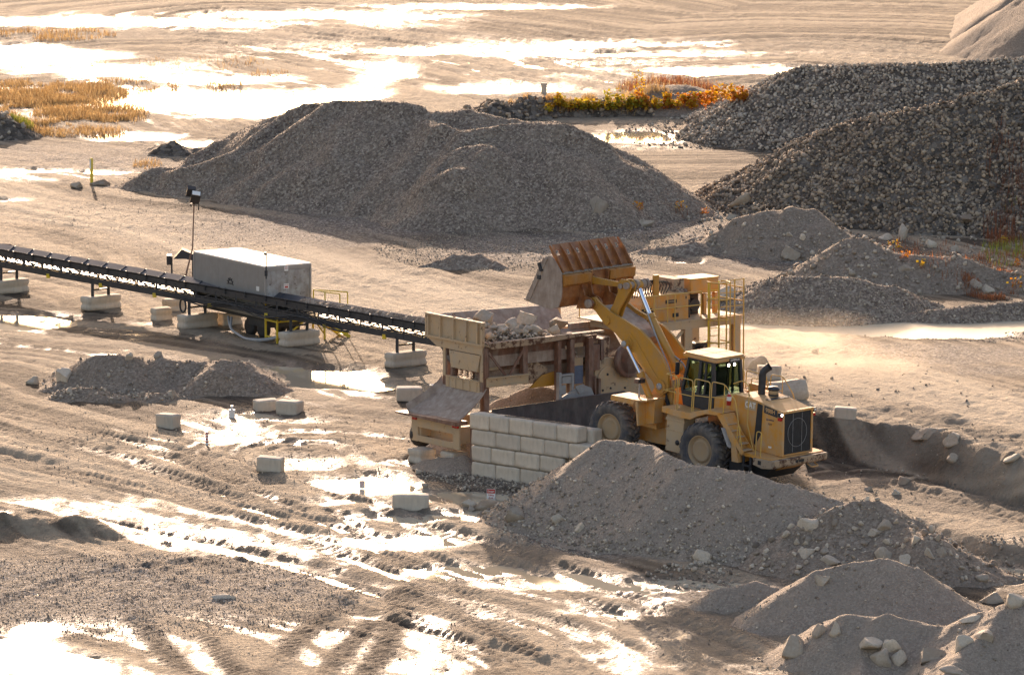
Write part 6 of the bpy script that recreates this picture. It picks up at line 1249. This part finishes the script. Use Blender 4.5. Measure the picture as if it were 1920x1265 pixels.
def blades(name, areas, h0, h1, wd, mat, seed, label=None, lean=.25, clump=.5, tlo=0., thi=1., parent=None):
    r = np.random.default_rng(seed); PX = []; PY = []
    for cx, cy, rx, ry, n in areas:
        a = r.uniform(0, 6.283, n); q = np.sqrt(r.random(n)); PX.append(cx+rx*q*np.cos(a)); PY.append(cy+ry*q*np.sin(a))
    px, py = np.concatenate(PX), np.concatenate(PY); t = (-CAM_H)/(-math.sin(PITCH)+math.cos(PITCH)*(632.5-py)/10667.0); x = (px-960)/10667.0*t; y = (math.cos(PITCH)+math.sin(PITCH)*(632.5-py)/10667.0)*t
    nz = fbm(x, y*.8, clump, 3, seed); ok = nz > -.24+r.random(len(x))*.2; x, y, nz = x[ok], y[ok], nz[ok]; z = T0(x, y)[0]; n = len(x)
    for hn in HEAPS:
        b = BB[hn]; mk = (x > b[0]) & (x < b[1]) & (y > b[2]) & (y < b[3])
        if mk.any(): z[mk] = np.maximum(z[mk], heap_h(hn, x[mk], y[mk]))
    h = (h0+(h1-h0)*r.random(n))*(.6+1.2*np.clip(nz+.2, 0, .6)); a = r.uniform(0, 6.283, n); l = r.random(n)*lean*h; wx, wy = np.cos(a+1.57)*wd/2, np.sin(a+1.57)*wd/2
    lx, ly = np.cos(a)*l, np.sin(a)*l
    V = np.stack([np.stack([x-wx, y-wy, z-.03], 1), np.stack([x+wx, y+wy, z-.03], 1), np.stack([x+wx*.7+lx*.4, y+wy*.7+ly*.4, z+h*.6], 1), np.stack([x-wx*.7+lx*.4, y-wy*.7+ly*.4, z+h*.6], 1), np.stack([x+lx+wx*.2, y+ly+wy*.2, z+h], 1), np.stack([x+lx-wx*.2, y+ly-wy*.2, z+h], 1)], 1).reshape(-1, 3)
    b = np.arange(n)[:, None]*6; F = np.concatenate([b+np.array([[0, 1, 2, 3]]), b+np.array([[3, 2, 4, 5]])]); ti = np.repeat(tlo+(thi-tlo)*r.random(n), 6)
    o = raw_mesh(name, V, F, MAT[mat], parent, dict(tint=ti)); o['kind'] = 'stuff'; return o
blades('dry_reeds', [(70, 175, 170, 22, 9000), (110, 215, 150, 22, 7000), (60, 195, 120, 30, 5000), (190, 215, 90, 30, 2500), (90, 68, 130, 12, 1800), (230, 165, 140, 14, 1600), (330, 165, 60, 8, 500), (415, 160, 40, 8, 350), (80, 120, 120, 7, 700), (510, 140, 40, 6, 200), (275, 310, 28, 10, 300), (120, 245, 130, 12, 2500), (380, 120, 120, 12, 300), (40, 250, 60, 8, 700)], .10, .42, .035, 'reed', 31, lean=.9)
blades('dry_grass', [(1030, 212, 95, 9, 5200), (1160, 212, 100, 7, 2200), (1240, 168, 90, 14, 900)], .18, .5, .04, 'reed', 33, tlo=.35, clump=1.3, lean=.7)
blades('red_weeds', [(1862, 548, 60, 20, 3200), (1800, 530, 110, 30, 900), (1880, 500, 60, 40, 1300), (1780, 480, 90, 20, 350), (1690, 470, 40, 16, 220), (1285, 405, 50, 8, 120)], .08, .34, .025, 'redweed', 35, clump=.9, lean=.8, thi=.7)
blades('dark_scrub', [(1250, 168, 90, 16, 2600), (1900, 440, 60, 30, 1200)], .2, .7, .03, 'redweed', 37, tlo=0, thi=.25)
blades('green_tufts', [(42, 252, 22, 5, 500), (1885, 470, 45, 35, 420)], .15, .45, .04, 'autumn', 39, tlo=.9, thi=1)
def leafy(name, plants, mat, seed, label, cat, group=None, h=.9, leaf=.09, n=60):
    """upright leafy weeds: stems with small leaves, one object for each plant"""
    r = np.random.default_rng(seed)
    for px, py, hh, lb, t0, t1 in plants:
        q = G(px, py); V = []; F = []; T = []; b = 0; ns = 3
        def quad(c, u, v, t):
            V.extend([(c-u-v)[:], (c+u-v)[:], (c+u+v)[:], (c-u+v)[:]]); k = len(V)-4; F.append((k, k+1, k+2, k+3)); T.extend([t]*4)
        stems = [(V3((r.uniform(-.2, .2), r.uniform(-.2, .2), 0)), V3((r.uniform(-.25, .25), r.uniform(-.25, .25), hh*r.uniform(.7, 1.1)))) for _ in range(ns)]
        for a, e in stems: quad((a+a+e)/2, V3((.008, 0, 0)), e/2, .0)
        for k in range(int(n*hh/h)):
            a, e = stems[k % ns]; s_ = r.uniform(.3, 1); c = a+e*s_+V3((r.normal(0, .10), r.normal(0, .10), r.normal(0, .04))); d = V3(r.normal(size=3)).normalized(); u = d.cross(V3((0, 0, 1))).normalized()*leaf*r.uniform(.5, 1); v = d*leaf*r.uniform(.5, 1); quad(c, u, v, r.uniform(t0, t1))
        o = raw_mesh(name, V, F, MAT[mat], None, dict(tint=T)); o.location = q; tag(o, lb, cat, group)
pl = []
for i in range(64):
    px = 1030+370*((i*0.618) % 1)+random.uniform(-4, 4); py = 212-10*((i*.37) % 1)-(px-1030)*.018; hi = .35+.75*random.random()**1.5+(.25 if px > 1290 else 0)
    t0, t1 = random.choice([(.45, .9), (.4, .7), (.6, 1)]) if px < 1200 else random.choice([(.1, .7), (.4, .8), (.0, .3)]) if px < 1300 else random.choice([(.0, .5), (.3, .6)]); pl.append((px, py-(8 if px > 1330 else 0), hi, 'yellow to orange leafed weed in the row beyond the gravel pile', t0, t1))
leafy('autumn_weed', pl, 'autumn', 5, '', 'weed', 'row of autumn weeds', n=70, leaf=.10)
leafy('autumn_weed', [(1204, 185, 1.5, 'tallest yellow weed, standing above the row near its middle', .5, .7), (1200, 395, .5, 'orange weed on the gravel pile above the small slab', .2, .5), (1275, 396, .5, 'yellow-orange weed at the right foot of the gravel pile', .3, .6), (1683, 470, .55, 'bright yellow weed below the upright leaning slab', .4, .6), (1692, 485, .4, 'orange weed just below the bright yellow one', .1, .3), (1732, 502, .45, 'yellow flower stalk on the stony weed mound', .5, .6), (1876, 460, .5, 'yellow flower stalk in the dark brush at right', .5, .6), (1905, 545, .6, 'yellow-orange weed clump at the right edge', .2, .6), (1906, 500, .45, 'orange weed above the clump at the right edge', .1, .4), (1320, 405, .4, 'small orange sprig left of the rock pile foot', .1, .4)], 'autumn', 6, '', 'weed', None, n=46, leaf=.07)

# ------------------------------------------------------------------ dust hanging behind the loader
def m_dust():
    m = bpy.data.materials.new('dust'); m.use_nodes = True; t = m.node_tree; t.nodes.remove(t.nodes['Principled BSDF']); v = t.nodes.new('ShaderNodeVolumePrincipled'); v.inputs['Color'].default_value = (.95, .84, .70, 1); v.inputs['Anisotropy'].default_value = .6
    c = t.nodes.new('ShaderNodeTexCoord'); g = t.nodes.new('ShaderNodeTexGradient'); g.gradient_type = 'SPHERICAL'; n = t.nodes.new('ShaderNodeTexNoise'); n.inputs['Scale'].default_value = 2.2; n.inputs['Detail'].default_value = 4
    t.links.new(c.outputs['Object'], g.inputs[0]); t.links.new(c.outputs['Object'], n.inputs['Vector']); a = t.nodes.new('ShaderNodeMath'); a.operation = 'MULTIPLY'; t.links.new(g.outputs['Fac'], a.inputs[0])
    b = t.nodes.new('ShaderNodeMath'); b.operation = 'SUBTRACT'; t.links.new(n.outputs['Fac'], b.inputs[0]); b.inputs[1].default_value = .38; b2 = t.nodes.new('ShaderNodeMath'); b2.operation = 'MULTIPLY'; b2.use_clamp = True; t.links.new(b.outputs[0], b2.inputs[0]); b2.inputs[1].default_value = 3
    t.links.new(b2.outputs[0], a.inputs[1]); d = t.nodes.new('ShaderNodeMath'); d.operation = 'MULTIPLY'; t.links.new(a.outputs[0], d.inputs[0]); d.inputs[1].default_value = .07; t.links.new(d.outputs[0], v.inputs['Density']); t.links.new(v.outputs[0], t.nodes['Material Output'].inputs['Volume']); return m
v_, f_ = ICO[2]; MAT['dust'] = m_dust(); c = P(1490, 650, 2.2)
o = raw_mesh('dust', v_*1.02, f_, MAT['dust']); o.location = (c.x, c.y-2, 1.9); o.scale = (6.5, 9, 2.0); o['kind'] = 'stuff'
